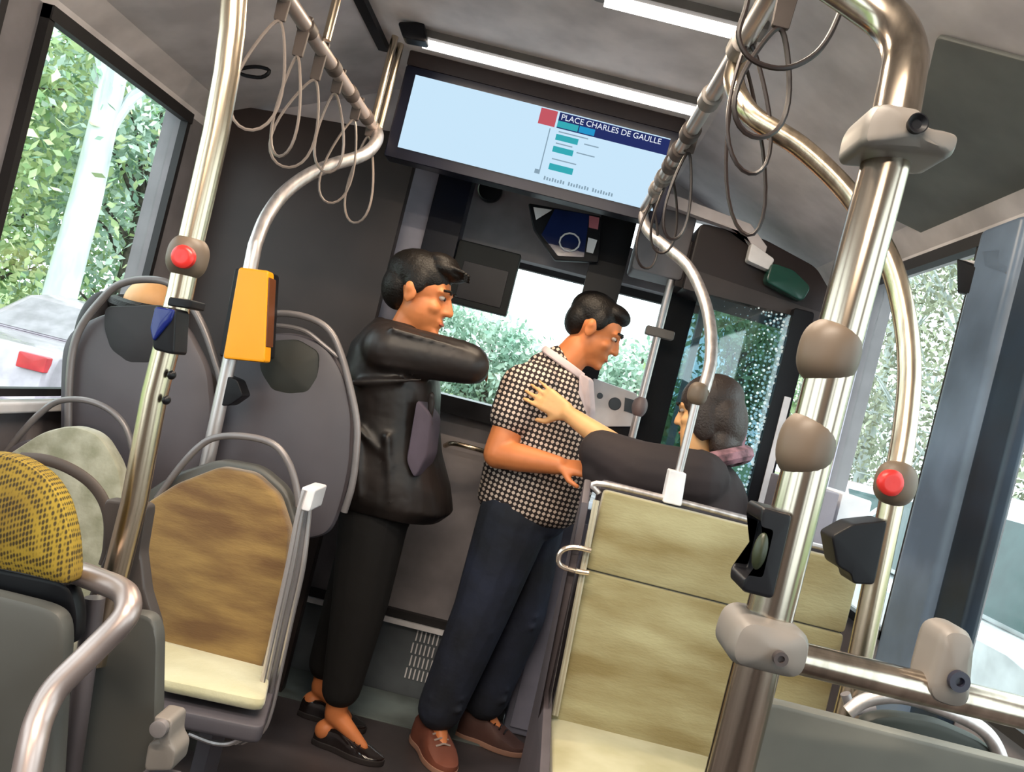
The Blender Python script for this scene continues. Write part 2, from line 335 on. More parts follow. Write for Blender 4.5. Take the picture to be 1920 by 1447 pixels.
# rubber seal tube curving along the pillar
tag(MB().tube(sm([PX(1805, 492, .93), PX(1850, 497, .93), PX(1868, 520, .93), PX(1862, 570, .93), PX(1835, 660, .93), PX(1790, 800, .93), PX(1750, 930, .93), PX(1705, 1080, .93), PX(1690, 1170, .93)], 6), .007, 8).build('window_seal', white_m), 'thin pale seal cord curving down beside the blue-grey window pillar', 'seal')
tag(MB().slab([PX(1815, 490, .93), PX(1858, 505, .93), PX(1845, 560, .93), PX(1815, 555, .93)], V((-.03, 0, 0)), .008).build('window_latch', black_m), 'black latch block in the top corner of the right window', 'latch')
tag(MB().slab([PX(1840, 470, .9), PX(1875, 465, .9), PX(1872, 495, .9), PX(1890, 500, .9), PX(1888, 515, .9), PX(1845, 500, .9)], V((.03, 0, 0)), .005).build('seal_bracket', clamp_m), 'small pale bracket above the blue-grey window pillar', 'bracket')
# dark partition behind the left seats
zl, zr = EYE + .68, CZ
pm = MB(); pts = [(XL, YF, 0), (-.69, YF, 0), (-.69, YF, EYE + .80), (XL, YF, EYE + .74)]
struct(pm.slab(pts, V((0, .05, 0)), .004).build('wall_front', part_m, smooth=False))
# part of the side ceiling beyond: box above the partition
struct(MB().slab([(XL, YF + .06, EYE + .74), (-.69, YF + .06, EYE + .80), (-.69, YF + .06, CZ), (XL, YF + .06, CZ)], V((0, .05, 0)), .003).build('trim_9', cove_m, smooth=False))
def qbox(name, u0, u1, v0, v1, Y, T, m, b=.004, parent=None):
    a, c = Q(u0, v0, Y), Q(u1, v1, Y); return MB().box(a, c + V((0, T, 0)), b).build(name, m, parent)
struct(qbox('trim_10', -365, -297, -60, 470, 3.14, .06, lilac_m)); 
struct(qbox('trim_11', -300, -236, -50, 470, 3.12, .10, navy_m))
struct(qbox('trim_12', -240, 16, 228, 470, 3.28, .08, panel_m)); struct(qbox('trim_13', 80, 175, 232, 300, 3.30, .08, panel_m))
struct(qbox('trim_14', 14, 82, -70, 400, 3.14, .08, black_m))
struct(qbox('trim_15', 168, 226, -160, 260, 3.16, .10, black_m)); struct(qbox('trim_16', 238, 250, -160, 260, 3.20, .04, white_m))
struct(qbox('trim_21', -300, 560, 380, 560, 3.345, .05, cove_m))
# windscreen
wf = struct(MB().box(Q(-330, 212, 3.40), Q(240, 240, 3.44), .003).build('window_5', rubber_m)); MB().box(Q(-330, -140, 3.41), Q(240, 225, 3.415)).build('glass', clear_g, wf, smooth=False)
# front lower wall
fp = struct(qbox('wall_front_lower', -480, 66, -470, -78, 3.20, .05, panel_m)); 
struct(qbox('trim_17', -480, 66, -480, -466, 3.17, .09, rubber_m)); struct(qbox('trim_18', -480, 66, -492, -483, 3.16, .06, white_m, .001))
struct(qbox('baseboard_front', -480, 66, -618, -492, 3.20, .05, kick_m))
struct(qbox('trim_19', -480, 66, -85, -52, 3.14, .22, black_m, .01))
g = MB()
for i in range(7):
    for k in range(4):
        a = Q(-134 + i * 8 + (k % 2) * 3, -585 + k * 24, 3.195); b = Q(-131.5 + i * 8 + (k % 2) * 3, -566 + k * 24, 3.195); g.box(a, b + V((0, .008, 0)))
tag(g.build('vent_grille', white_m, smooth=False), 'small slotted grille low in the blue-grey kick panel', 'grille')
tag(MB().tube(sm([Q(-165, -145, 3.16), Q(-150, -137, 3.10), Q(-100, -137, 3.10), Q(-70, -140, 3.16)], 4), .010, 10).build('brass_rail', gold_m), 'short brass rail on the grey front panel between the two standing men', 'rail')
# cabinet / wheel arch box right of the aisle
cb = empty('aisle_cabinet', (.5, 3.2, 0), 'blue-grey cabinet standing right of the aisle behind the olive seats', 'cabinet')
MB().box((.142, 3.10, 0), (.88, 3.34, .92), .012).build('body', cab_m, cb); MB().box((.165, 3.09, .03), (.42, 3.10, .86), .004).build('door', mat('cabinet_door', (.20, .20, .26), .45), cb)
# door side: tinted glass screen, dark upper compartment
tg = empty('glass_screen', Q(320, -150, 2.95), 'tinted glass screen with graded pale dots by the front door', 'screen')
MB().box(Q(226, -160, 2.9), Q(415, 250, 2.908)).build('pane', tint_g, tg, smooth=False)
MB().box(Q(408, -250, 2.885), Q(440, 262, 2.93), .006).build('frame', black_m, tg); MB().box(Q(226, -175, 2.89), Q(415, -155, 2.92), .004).build('bottom_rail', black_m, tg)
MB().box(Q(430, -160, 2.88), Q(442, 100, 2.884), .001).build('edge_strip', white_m, tg)
# teal dark door leaf far right
dd = struct(MB().box((.90, 3.0, 0), (.95, 3.35, .5), .004).build('door_1', black_m)); MB().box((.92, 3.0, .5), (.925, 3.35, 1.95)).build('glass', clear_g, dd, smooth=False)
oc = empty('overhead_compartment', Q(330, 300, 2.98), 'dark overhead compartment above the tinted glass screen', 'compartment')
MB().slab(rounded([Q(196, 250, 2.94), Q(470, 240, 2.94), Q(478, 300, 2.94), Q(430, 350, 2.94), Q(320, 378, 2.94), Q(196, 378, 2.94)], .03), V((0, .3, 0)), .01).build('body', brown_m, oc)
MB().slab([Q(196, 250, 2.93), Q(470, 240, 2.93), Q(470, 268, 2.93), Q(196, 290, 2.93)], V((0, .02, 0)), .004).build('lower_panel', mat('brown_grey_panel', (.045, .034, .033), .5), oc)
MB().slab([Q(120, 395, 2.90), Q(285, 378, 2.90), Q(300, 362, 2.90), Q(330, 350, 2.90), Q(330, 364, 2.90), Q(290, 398, 2.90), Q(120, 418, 2.90)], V((0, .04, 0)), .004).build('trim_edge', cove_m, oc)
MB().slab(rounded([Q(300, 330, 2.88), Q(345, 322, 2.88), Q(350, 345, 2.88), Q(300, 365, 2.88)], .01), V((0, .05, 0)), .006, .01).build('lamp', white_m, oc)
MB().slab(rounded([Q(342, 300, 2.87), Q(420, 280, 2.87), Q(430, 310, 2.87), Q(390, 335, 2.87), Q(345, 338, 2.87)], .02), V((0, .06, 0)), .01).build('green_lens', mat('dark_green_lens', (.012, .06, .045), .2), oc)
gb = tag(qbox('equipment_box', 92, 190, 262, 388, 2.99, .2, mat('equipment_box_grey', (.20, .18, .19), .5), .012), 'grey box under the ceiling between the screen and the dark compartment', 'box')
tag(qbox('dark_slot_panel', 178, 196, 250, 340, 3.0, .15, brown_m, .004), 'narrow brown panel beside the grey ceiling box', 'panel')
# monitor over windscreen and driver mirror
mo = empty('driver_monitor', Q(-172, 175, 3.16), 'black monitor hanging over the windscreen beside the black column', 'monitor')
MB().box(Q(-234, 118, 3.15), Q(-112, 234, 3.20), .006).build('housing', mat('monitor_black', (.008, .010, .010), .5, spec=.25), mo); MB().box(Q(-215, 130, 3.145), Q(-128, 200, 3.152), .002).build('display', mat('monitor_display', (.018, .016, .020), .4, spec=.3), mo)
tag(MB().lathe(Q(-201, 342, 3.22), (0, 1, 0), [(.045, 0), (.05, .01), (.05, .03), (.02, .05)]).build('dome_camera', black_m), 'small round black dome on the grey header panel', 'camera')
mr = empty('interior_mirror', P(1060, 440, 3.1), 'angular mirror panel under the header, its reflection painted as dark blue with a pale ring', 'mirror')
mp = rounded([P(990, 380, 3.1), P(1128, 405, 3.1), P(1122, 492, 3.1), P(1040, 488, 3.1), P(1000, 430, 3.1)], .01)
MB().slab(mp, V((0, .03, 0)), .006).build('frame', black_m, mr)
MB().slab([P(1040, 392, 3.093), P(1105, 402, 3.093), P(1095, 482, 3.093), P(1046, 480, 3.093), P(1015, 440, 3.093)], V((0, .006, 0)), .001).build('glass', mat('mirror_painted_reflection', (.012, .022, .085), .12), mr)  # navy base colour paints the dark reflection into the mirror
MB().tube([P(1068 + 19 * math.cos(t * .5236), 454 + 17 * math.sin(t * .5236), 3.088) for t in range(12)], .0035, 6, closed=True).build('ring', white_m, mr)  # pale ring imitates the steering wheel reflected in the mirror
MB().slab([P(1000, 388, 3.09), P(1035, 393, 3.09), P(1005, 412, 3.09)], V((0, .006, 0)), .001).build('reflection_patch_corner', white_m, mr)  # flat white patch painted as a bright reflection
MB().slab([P(1103, 445, 3.09), P(1120, 450, 3.09), P(1112, 475, 3.09), P(1099, 472, 3.09)], V((0, .006, 0)), .001).build('reflection_patch_edge', white_m, mr)  # second white patch, also a painted reflection
MB().slab([P(1105, 404, 3.09), P(1124, 408, 3.09), P(1121, 430, 3.09), P(1104, 426, 3.09)], V((0, .006, 0)), .001).build('reflection_patch_pink', mat('dull_pink', (.45, .14, .17), .4), mr)  # pink patch imitating a reflected colour in the mirror
# poster in windscreen: orange / blue strip
tag(MB().slab([P(955, 472, 3.38), P(968, 476, 3.38), P(945, 580, 3.38), P(932, 578, 3.38)], V((0, .004, 0)), .001).build('poster_strip', mat('orange_blue_print', (.65, .28, .06), .6, noise=(9, (.10, .30, .60)))), 'narrow orange and blue sticker strip beside the black monitor', 'sticker')
# ticket machine on dash
tm = empty('ticket_machine', P(1155, 800, 3.1), 'pale ticket machine on the dashboard in front of the patterned-shirt man', 'machine')
MB().slab(rounded([P(1112, 708, 3.1), P(1196, 738, 3.1), P(1190, 800, 3.1), P(1104, 800, 3.1)], .012), V((0, .12, 0)), .008).build('body', white_m, tm)
MB().lathe(P(1153, 757, 3.095), (0, 1, 0), [(.022, 0), (.025, .004), (.02, .02)]).build('reader', mat('machine_dark', (.05, .07, .09), .4), tm)
MB().lathe(P(1125, 742, 3.095), (0, 1, 0), [(.010, 0), (.012, .004), (.01, .02)]).build('button', MATS['machine_dark'], tm)
MB().slab([P(1172, 745, 3.094), P(1190, 750, 3.094), P(1186, 775, 3.094), P(1170, 770, 3.094)], V((0, .01, 0)), .002).build('slot', MATS['machine_dark'], tm)
MB().box(P(1104, 800, 3.1) + V((0, .02, -.02)), P(1190, 800, 3.1) + V((0, .10, .01)), .004).build('stand', black_m, tm)
# ================================================================== CEILING LIGHTS + SCREEN
def strip(Y, label, xa=-.64, xb=.23):
    t = empty('ceiling_light', (-.2, Y, CZ - .02), label, 'ceiling light', 'strip lights across the ceiling')
    MB().box((xa - .03, Y - .035, CZ - .022), (xb + .03, Y + .035, CZ), .004).build('housing', clamp_m, t)
    MB().tube([(xa, Y, CZ - .028), (xb, Y, CZ - .028)], .017, 12).build('tube', led_m, t)
strip(2.47, 'glowing strip light across the ceiling just above the screen')
strip(1.93, 'glowing strip light cut by the top edge of the photo, right of centre', -.1, .265)
s0 = 2.62
hb = struct(MB().box((Q(-408, 300, s0)).xyz, (Q(135, 600, s0 + .0).x, s0 + .05, CZ), .004).build('trim_20', brown_m)) if False else None
sc_ = empty('passenger_screen', Q(-142, 370, s0), 'wide passenger information screen in a black housing hanging from the ceiling', 'screen')
MB().box(Q(-410, 355, s0), Q(125, 531, s0) + V((0, .07, 0)), .006).build('housing', navy_m, sc_)
MB().box(Q(-410, 531, s0 + .01), V((Q(125, 0, s0).x, s0 + .07, CZ)), .004).build('mounting_beam', mat('mounting_brown', (.030, .016, .013), .5), sc_)
sY = s0 - .004
dsp = MB().box(Q(-388, 377, sY), Q(105, 516, sY) + V((0, .004, 0))).build('display', scr_m, sc_, smooth=False)
def sq(name, u0, u1, v0, v1, m, lift=.0015): 
    return MB().box(Q(u0, v0, sY - lift), Q(u1, v1, sY - lift) + V((0, .001, 0))).build(name, m, dsp, smooth=False)
sq('header_bar', -108, 105, 484, 514, scr_navy); sq('line_badge', -144, -112, 484, 514, scr_red, .003); sq('blue_pill', -66, -36, 486, 498, scr_blue, .003); sq('teal_pill', -108, -68, 486, 498, scr_teal, .003)
for a, b, c, d in ((-105, -62, 462, 473), (-105, -66, 439, 450), (-104, -58, 405, 417)): sq('teal_pill', a, b, c, d, scr_teal)
for a, b, c, d in ((-102, -45, 477, 479), (-50, -22, 466, 468), (-102, -70, 455, 457), (-60, -25, 447, 449), (-102, -55, 425, 427), (-128, -118, 392, 400)): sq('text_line', a, b, c, d, scr_grey)
sq('route_line', -120, -118, 400, 480, scr_grey)
for i in range(26):
    if i not in (8, 17): sq('text_line', -108 + i * 5.2, -105 + i * 5.2, 384, 391 - (i % 3), scr_grey)
def text(name, body, p, size, m, parent):
    c = bpy.data.curves.new(name, 'FONT'); c.body = body; c.size = size; c.extrude = .0004; c.materials.append(m)
    tmp = bpy.data.objects.new('tmp', c); COL.objects.link(tmp); bpy.context.view_layer.update()
    me = bpy.data.meshes.new_from_object(tmp.evaluated_get(bpy.context.evaluated_depsgraph_get())); bpy.data.objects.remove(tmp)
    o = bpy.data.objects.new(name, me); COL.objects.link(o); o.parent = parent; o.location = p; o.rotation_euler = (math.pi / 2, 0, 0); return o
text('header_text', 'PLACE CHARLES DE GAULLE', Q(-104, 501, sY - .004), .0265, scr_white, dsp)
# ================================================================== POLES
def ball(name, px, py, Y, rx, rz, m, parent, tilt=None):
    c = P(px, py, Y); R = Y / F; q = 2.5
    pr = [(rx * R * (1 - abs(math.sin(a)) ** q) ** (1 / q), rz * R * math.sin(a)) for a in [math.pi * (i / 20 - .5) for i in range(21)]]
    return MB().lathe(c, (0, 0, 1), pr, 32).build(name, m, parent)
# big foreground pole (right)
YA = .70; xa = P(1430, 1200, YA).x
pa = empty('grab_pole', (xa, YA, 0), 'thick foreground grab pole right of centre with two grey egg-shaped joints', 'pole')
MB().tube([(xa, YA, 0)] + [V((xa, YA, z)) for z in (.6, 1.1, 1.4)] + sm(pth([(1665, 290), (1690, 160), (1697, 100), (1672, 45), (1615, 0), (1540, -50)], (YA, .8)), 8)[0:] + [V((.28, .9, CZ + .01))], .0205, 20).build('tube', steel_m, pa)
ball('joint_cover', 1554, 662, YA, 57, 64, ball_m, pa); ball('joint_cover', 1511, 836, YA, 53, 65, ball_m, pa)
MB().slab(rounded([P(1430, 950, YA - .03), P(1487, 965, YA - .03), P(1450, 1125, YA - .03), P(1392, 1110, YA - .03), P(1395, 1085, YA - .03), P(1430, 1092, YA - .03), P(1455, 985, YA - .03), P(1425, 978, YA - .03)], .004), V((0, .05, 0)), .004).build('socket_bracket', black_m, pa)
MB().ell(P(1425, 1033, YA - .03), (.006, .006, .016)).build('hook', mat('dark_green_plastic', (.02, .025, .01), .4), pa)
# horizontal rail with clamps + divider panel (near right)
ra = empty('divider_rail', P(1700, 1290, .72), 'horizontal grab rail across the lower right corner with a grey clamp', 'rail')
MB().tube([Q(470, -370, .70), Q(1120, -366, .72)], .0145, 18).build('tube', steel_m, ra)
c = MB(); c.slab(rounded([Q(452, -322, .655), Q(600, -322, .66), Q(604, -418, .66), Q(446, -418, .655)], .018, 6), V((0, .075, 0)), .014, .004); c.build('clamp', clamp_m, ra)
MB().lathe(P(1461, 1232, .655), (0, -1, 0), [(.006, 0), (.006, .006), (.003, .006), (.003, .003)]).build('bolt', mat('bolt_dark', (.05, .04, .04), .4), ra)
c = MB(); c.slab(rounded([P(1775, 1175, .69), P(1838, 1190, .69), P(1822, 1342, .69), P(1738, 1318, .69)], .016, 6), V((0, .05, 0)), .012, .003); c.build('clamp', clamp_m, ra)
MB().lathe(P(1795, 1275, .688), (0, -1, 0), [(.009, 0), (.009, .005), (.004, .005), (.004, .001)]).build('bolt', mat('bolt_navy', (.02, .02, .035), .3), ra)
dv = MB().slab(rounded([Q(520, -462, .76), Q(1250, -462, .76), Q(1250, -2500, .76), Q(520, -2500, .76)], .02), V((0, .02, 0)), .005).build('lower_divider', mat('divider_grey', (.14, .138, .12), .45), None)
tag(dv, 'grey-green divider panel filling the bottom right corner below the rail', 'panel')
# upper clamp and hanging grey screen panel
cl = empty('pole_clamp', P(1700, 235, .68), 'large grey clamp with black bolt hole high on the foreground pole', 'clamp')
c = MB(); c.slab(rounded([P(1650, 185, .655), P(1735, 195, .655), P(1745, 235, .655), P(1812, 252, .655), P(1795, 292, .655), P(1740, 282, .655), P(1618, 268, .655), P(1628, 215, .655)], .008, 5), V((0, .07, 0)), .012, .004); c.build('body', clamp_m, cl)
MB().lathe(P(1716, 235, .655), (0, -1, 0), [(.0075, 0), (.0085, .006), (.0075, .006), (.004, .003)]).build('bolt', black_m, cl)
cp, cn = V((.3, 0, CZ)), V((WT + .09 - CZ, 0, -(XR - .06 - .3))); cn.normalize()
if cn.z > 0: cn = -cn
gp = MB().slab(rounded([PP(a, b, cp + cn * .012, cn) for a, b in ((1755, 70), (2050, 150), (2050, 330), (1779, 463), (1675, 412))], .012), cn * -.011, .004).build('ceiling_cover', drape_m)
tag(gp, 'large grey-green cover panel on the sloping ceiling at top right', 'panel')
# right arched pole with red stop button
pb = empty('arched_pole', (P(1672, 1000, 1.3).x, 1.3, 0), 'arched grab pole with red stop button, right of the thick foreground pole', 'pole')
xb = P(1672, 1000, 1.3).x
arc = pth([(1684, 880), (1697, 800), (1705, 700), (1697, 600), (1672, 500), (1630, 420), (1580, 350), (1500, 275), (1420, 225), (1390, 190), (1376, 150), (1385, 110), (1400, 80)], (1.3, 1.55))
MB().tube([(xb, 1.3, 0), (xb, 1.3, .5), (xb, 1.3, 1.0)] + sm(arc, 6), .0195, 16).build('tube', gold_m, pb)
ball('button_housing', 1679, 906, 1.29, 38, 42, ball_m, pb)
MB().lathe(P(1671, 905, 1.262), (0, -1, 0), [(.021, -.006), (.021, .002), (.017, .006), (.012, .0065), (.001, .006)]).build('stop_button', red_m, pb)
MB().slab(rounded([P(1560, 1005, 1.25), P(1600, 983, 1.25), P(1665, 976, 1.25), P(1640, 1097, 1.25), P(1600, 1095, 1.25), P(1597, 1078, 1.25), P(1570, 1062, 1.25)], .006), V((0, .06, 0)), .004).build('socket_box', black_m, pb)
# left pole with red button and card reader
pl = empty('grab_pole', (P(300, 740, 1.2).x, 1.2, 0), 'left grab pole with red stop button and blue-black reader', 'pole')
xl = P(300, 740, 1.2)
MB().tube([(P(252, 940, 1.2).x, 1.2, P(252, 940, 1.2).z - .25), P(252, 940, 1.2), P(290, 740, 1.2), P(338, 550, 1.2), P(352, 480, 1.2), P(380, 360, 1.2), P(405, 250, 1.2), P(425, 140, 1.2), P(435, 60, 1.2), P(440, -20, 1.2), P(444, -120, 1.2), V((P(446, -150, 1.2).x, 1.2, CZ + .01))], .0185, 18).build('tube', gold_m, pl)
ball('button_housing', 352, 482, 1.2, 37, 41, ball_m, pl)
MB().lathe(P(343, 481, 1.165), (0, -1, 0), [(.017, -.006), (.017, .002), (.014, .005), (.009, .0055), (.001, .005)]).build('stop_button', red_m, pl)
MB().slab(rounded([P(288, 572, 1.15), P(330, 578, 1.15), P(325, 665, 1.15), P(285, 655, 1.15)], .006), V((0, .045, 0)), .004).build('card_reader', black_m, pl)
MB().slab(rounded([P(290, 574, 1.145), P(326, 580, 1.145), P(320, 600, 1.145), P(286, 640, 1.145), P(280, 615, 1.145)], .004), V((0, .008, 0)), .003).build('reader_glass', blue_m, pl)
MB().slab(rounded([P(316, 556, 1.17), P(360, 562, 1.17), P(356, 578, 1.17), P(312, 572, 1.17)], .003), V((0, .05, 0)), .003).build('collar', black_m, pl)
for a, b in ((322, 703), (312, 750)): MB().ell(P(a, b, 1.185), (.006, .008, .007)).build('screw', black_m, pl)
# yellow validator pole
py_ = empty('curved_pole', (P(385, 880, 2.28).x, 2.235, 0), 'thin curved pole bending up from the yellow validator to the left ceiling rail', 'pole')
MB().tube([(P(385, 880, 2.28).x, 2.235, 0)] + pth([(388, 870), (425, 700), (470, 500)], 2.235) + sm(pth([(478, 460), (498, 410), (530, 365), (575, 330), (625, 308), (670, 295), (695, 280), (708, 258), (704, 240)], (2.25, 2.6)), 6), .0195, 14).build('tube', pale_steel_m, py_)
MB().slab(rounded([P(420, 702, 2.22), P(445, 712, 2.22), P(456, 742, 2.22), P(430, 760, 2.22), P(402, 762, 2.22), P(408, 715, 2.22)], .008), V((0, .06, 0)), .004).build('socket_box', black_m, py_)
vd = empty('ticket_validator', P(455, 590, 2.2), 'yellow ticket validator box on the thin curved pole', 'ticket validator')
MB().slab(rounded([P(447, 500, 2.18), P(503, 507, 2.18), P(496, 680, 2.18), P(417, 672, 2.18)], .008), V((0, .05, 0)), .008).build('front_cover', yellow_m, vd)
MB().slab(rounded([P(440, 502, 2.23), P(513, 512, 2.23), P(504, 672, 2.23), P(410, 668, 2.23)], .008), V((0, .05, 0)), .006).build('back_box', black_m, vd)
MB().slab(rounded([P(500, 520, 2.185), P(506, 520, 2.185), P(500, 650, 2.185), P(493, 650, 2.185)], .002), V((0, .05, 0)), .002).build('side_slot', mat('validator_brown', (.12, .035, .01), .4), vd)
# centre arched pole on top of the olive seat
pcn = empty('arched_pole', P(1265, 930, 2.1), 'slim arched pole rising from the top edge of the olive seat', 'pole')
MB().tube(sm(pth([(1205, 392), (1213, 430), (1248, 463), (1290, 500), (1318, 555), (1332, 615), (1332, 680), (1318, 735)], (2.65, 2.1)), 6), .0175, 14).build('tube', pale_steel_m, pcn)
MB().tube([P(1306, 750, 2.1), P(1268, 905, 2.1)], .011, 12).build('lower_tube', pale_steel_m, pcn); ball('joint_cover', 1308, 738, 2.1, 19, 22, ball_m, pcn)
MB().slab(rounded([P(1256, 880, 2.07), P(1288, 888, 2.07), P(1278, 950, 2.07), P(1243, 942, 2.07)], .005), V((0, .045, 0)), .006).build('socket', white_m, pcn)
# thin far pole
pt = empty('door_pole', P(1205, 715, 3.02), 'thin vertical pole with a joint in front of the windscreen', 'pole')
xd = Q(172, 0, 3.0).x
MB().tube([(xd, 3.02, EYE - .12), (xd, 3.02, CZ - .15)], .015, 12).build('tube', pale_steel_m, pt); MB().box((xd - .05, 3.0, EYE + .30), (xd + .06, 3.04, EYE + .335), .006).build('cross_joint', clamp_m, pt)
MB().ell((xd, 3.02, EYE + .03), (.03, .03, .042)).build('joint_cover', mat('joint_mauve', (.20, .15, .15), .5), pt)
MB().tube([(xd, 3.02, 1.2), (xd, 3.05, .8)], .015, 12).build('lower_tube', pale_steel_m, pt)
# ceiling rails
rl = empty('ceiling_rail', P(620, 125, 2.2), 'jointed ceiling rail on the left carrying hanging straps', 'rail')
L0, L1 = P(500, -62, 1.72), P(706, 248, 2.62)
MB().tube([L0 + (L0 - L1) * .5, L1], .0185, 14).build('tube', mat('rail_rosy_grey', (.38, .31, .28), .4, metal=.4), rl)
for t in (.05, .28, .5, .68, .86): p = L0.lerp(L1, t); d = (L1 - L0).normalized(); MB().lathe(p - d * .02, d, [(.0195, 0), (.0225, .003), (.0225, .037), (.0195, .04)], 16).build('collar', sleeve_m, rl)
for (px, py, Y) in ((612, 75, 2.03), (699, 235, 2.55), (712, 240, 2.6)):
    p = P(px, py, Y); MB().tube([p, V((p.x, p.y, CZ + .01))], .011, 10).build('hanger', gold_m, rl)
rr_ = empty('ceiling_rail', P(1340, 180, 1.8), 'jointed ceiling rail on the right carrying hanging straps', 'rail')
R0, R1 = P(1440, 0, 1.32), P(1206, 398, 2.66)
MB().tube([R0 + (R0 - R1) * .35, R1], .0175, 14).build('tube', mat('rail_pale_steel', (.55, .50, .46), .35, metal=.8), rr_)
for t in (.12, .3, .45, .55, .63, .72, .8): p = R0.lerp(R1, t); d = (R1 - R0).normalized(); MB().lathe(p - d * .025, d, [(.018, 0), (.024, .004), (.024, .046), (.018, .05)], 16).build('collar', sleeve_m if int(t * 100) % 2 else clamp_m, rr_)
p = R0.lerp(R1, .05); MB().tube([p, V((p.x, p.y, CZ + .01))], .011, 10).build('hanger', gold_m, rr_)
# hanging straps: each a sleeve and a wire loop
def hstrap(A, B, t, sl, ll, w_, yaw, m, label, grp, thick=.004, lean=0):
    a = A.lerp(B, t); r = empty('hanging_strap', a, label, 'hanging strap', grp)
    s = MB(); s.slab(rounded([a + V((-.016, -.004, .022)), a + V((.016, -.004, .022)), a + V((.013, -.004, -sl)), a + V((-.013, -.004, -sl))], .004), V((0, .01, 0)), .003); s.build('sleeve', sleeve_m, r)
    c0 = a + V((0, 0, -sl)); dx = V((math.cos(yaw), math.sin(yaw), 0)); pts = []
    for k in range(28):
        q = 2 * math.pi * k / 28; x = math.sin(q) * w_ * (.35 + .65 * (1 - math.cos(q)) / 2); z = -(1 - math.cos(q)) / 2 * ll
        pts.append(c0 + dx * (x + lean * -z) + V((0, 0, z)))
    MB().tube(pts, thick, 6, closed=True).build('loop', m, r)
g1 = 'straps on the left ceiling rail'; g2 = 'straps on the right ceiling rail'
for (t, sl, ll, w_, yw, ln, lb) in ((.12, .06, .26, .07, .3, -.05, 'pale wire strap loop nearest the camera on the left rail'), (.26, .08, .25, .06, -.5, .1, 'second nearest pale wire strap loop on the left rail'),
        (.40, .08, .24, .07, .5, -.1, 'wire strap loop in the middle of the left rail'), (.56, .05, .22, .06, -.2, .15, 'wire strap loop two from the front end of the left rail'),
        (.76, .05, .26, .06, .3, -.05, 'wire strap loop beside the last collar of the left rail'), (.93, .04, .28, .07, -.4, .1, 'wire strap loop at the front end of the left rail, over the bend')):
    hstrap(L0, L1, t, sl, ll, w_, yw, strap_m, lb, g1, .0038, ln)
Rn = R0 + (R0 - R1) * .1
for (p, sl, ll, w_, yw, ln, lb) in ((P(1478, -10, 1.15), .05, .16, .055, .2, .0, 'dark strap sleeve with loop nearest the camera on the right rail'), (P(1410, 60, 1.45), .02, .23, .055, 0, .25, 'dark wire strap loop hanging lowest over the arched pole'),
        (P(1395, 90, 1.52), .02, .33, .05, -.3, .28, 'long dark wire strap loop behind the arched pole bend'), (P(1300, 250, 2.0), .05, .22, .045, .3, .05, 'dark strap loop beside the right edge of the screen'), (P(1262, 320, 2.3), .02, .22, .05, -.3, .1, 'dark strap loop at the lower right corner of the screen'),
        (P(1225, 370, 2.5), .02, .20, .05, .3, .15, 'dark strap loop at the front end of the right rail')):
    hstrap(p, p, 0, sl, ll, w_, yw, strapd_m, lb, g2, .004, ln)
# the big near ring
rg = tag(MB().tube(sm([P(1397, 20, 1.0), P(1385, 70, 1.0), P(1410, 112, 1.0), P(1470, 128, 1.0), P(1530, 100, 1.0), P(1568, 40, 1.0), P(1578, -20, 1.0), P(1500, -60, 1.0), P(1420, -40, 1.0)], 5, True), .0036, 8, closed=True).build('ring_strap', strapd_m), 'large dark ring strap cut by the top edge at the right', 'hanging strap', g2)
# ceiling bits top left
tag(MB().tube(sm([P(450, 130, 2.6), P(480, 125, 2.6), P(505, 132, 2.6), P(490, 145, 2.6), P(455, 140, 2.6)], 4, True), .006, 6, closed=True).build('ceiling_speaker', black_m), 'small black ring fitting on the ceiling slope behind the left pole', 'fitting')
tag(MB().slab(rounded([P(745, 40, 2.4), P(795, 40, 2.4), P(800, 78, 2.4), P(755, 70, 2.4)], .01), V((0, .05, 0)), .006).build('light_end_bracket', black_m), 'black bracket at the left end of the strip light above the screen', 'bracket')
# ================================================================== SEATS
def shell(pts, Y, T, m, name, parent, crown=.0, r=.02, e=.01, lean=0, front=True):
    ys = [p[1] for p in pts]; y0, y1 = min(ys), max(ys)
    ol = [P(a, b, Y - lean * (b - y0) / (y1 - y0)) for a, b in pts]
    return MB().slab(rounded(ol, r, 5), V((0, -T if front else T, 0)), e, crown).build(name, m, parent)
# L1 foreground left
s1 = empty('bus_seat', P(60, 1300, 1.1), 'nearest left seat with yellow perforated headrest above a grey back', 'seat')
shell([(-90, 865), (0, 842), (62, 853), (112, 885), (142, 932), (158, 1000), (161, 1075), (152, 1088), (80, 1068), (0, 1053), (-90, 1035)], 1.1, .035, perf_m, 'headrest', s1, .012, .02, .008)
shell([(-90, 1040), (0, 1050), (155, 1085), (170, 1140), (165, 1200), (-90, 1200)], 1.13, .03, black_m, 'gap_shade_sheet', s1)  # black sheet stands in for the shade in the gap below the headrest
shell([(-120, 1075), (0, 1098), (128, 1130), (146, 1165), (138, 1300), (112, 1700), (-120, 1700)], 1.09, .03, shell2_m, 'back_shell', s1, .006, .03)
MB().tube([P(178, 1120, 1.16), P(128, 1480, 1.16), V((P(128, 1480, 1.16).x, 1.16, 0))], .014, 12).build('frame_post', mat('frame_mauve', (.12, .10, .105), .4, metal=.4), s1)
MB().tube(sm(pth([(150, 1075), (185, 1088), (225, 1105), (240, 1125), (232, 1160), (170, 1225), (105, 1290), (75, 1345), (60, 1400), (40, 1500), (20, 1600)], (1.12, .92)), 6), .0165, 16).build('handrail', mat('rosy_steel', (.42, .34, .32), .38, metal=.8), s1)
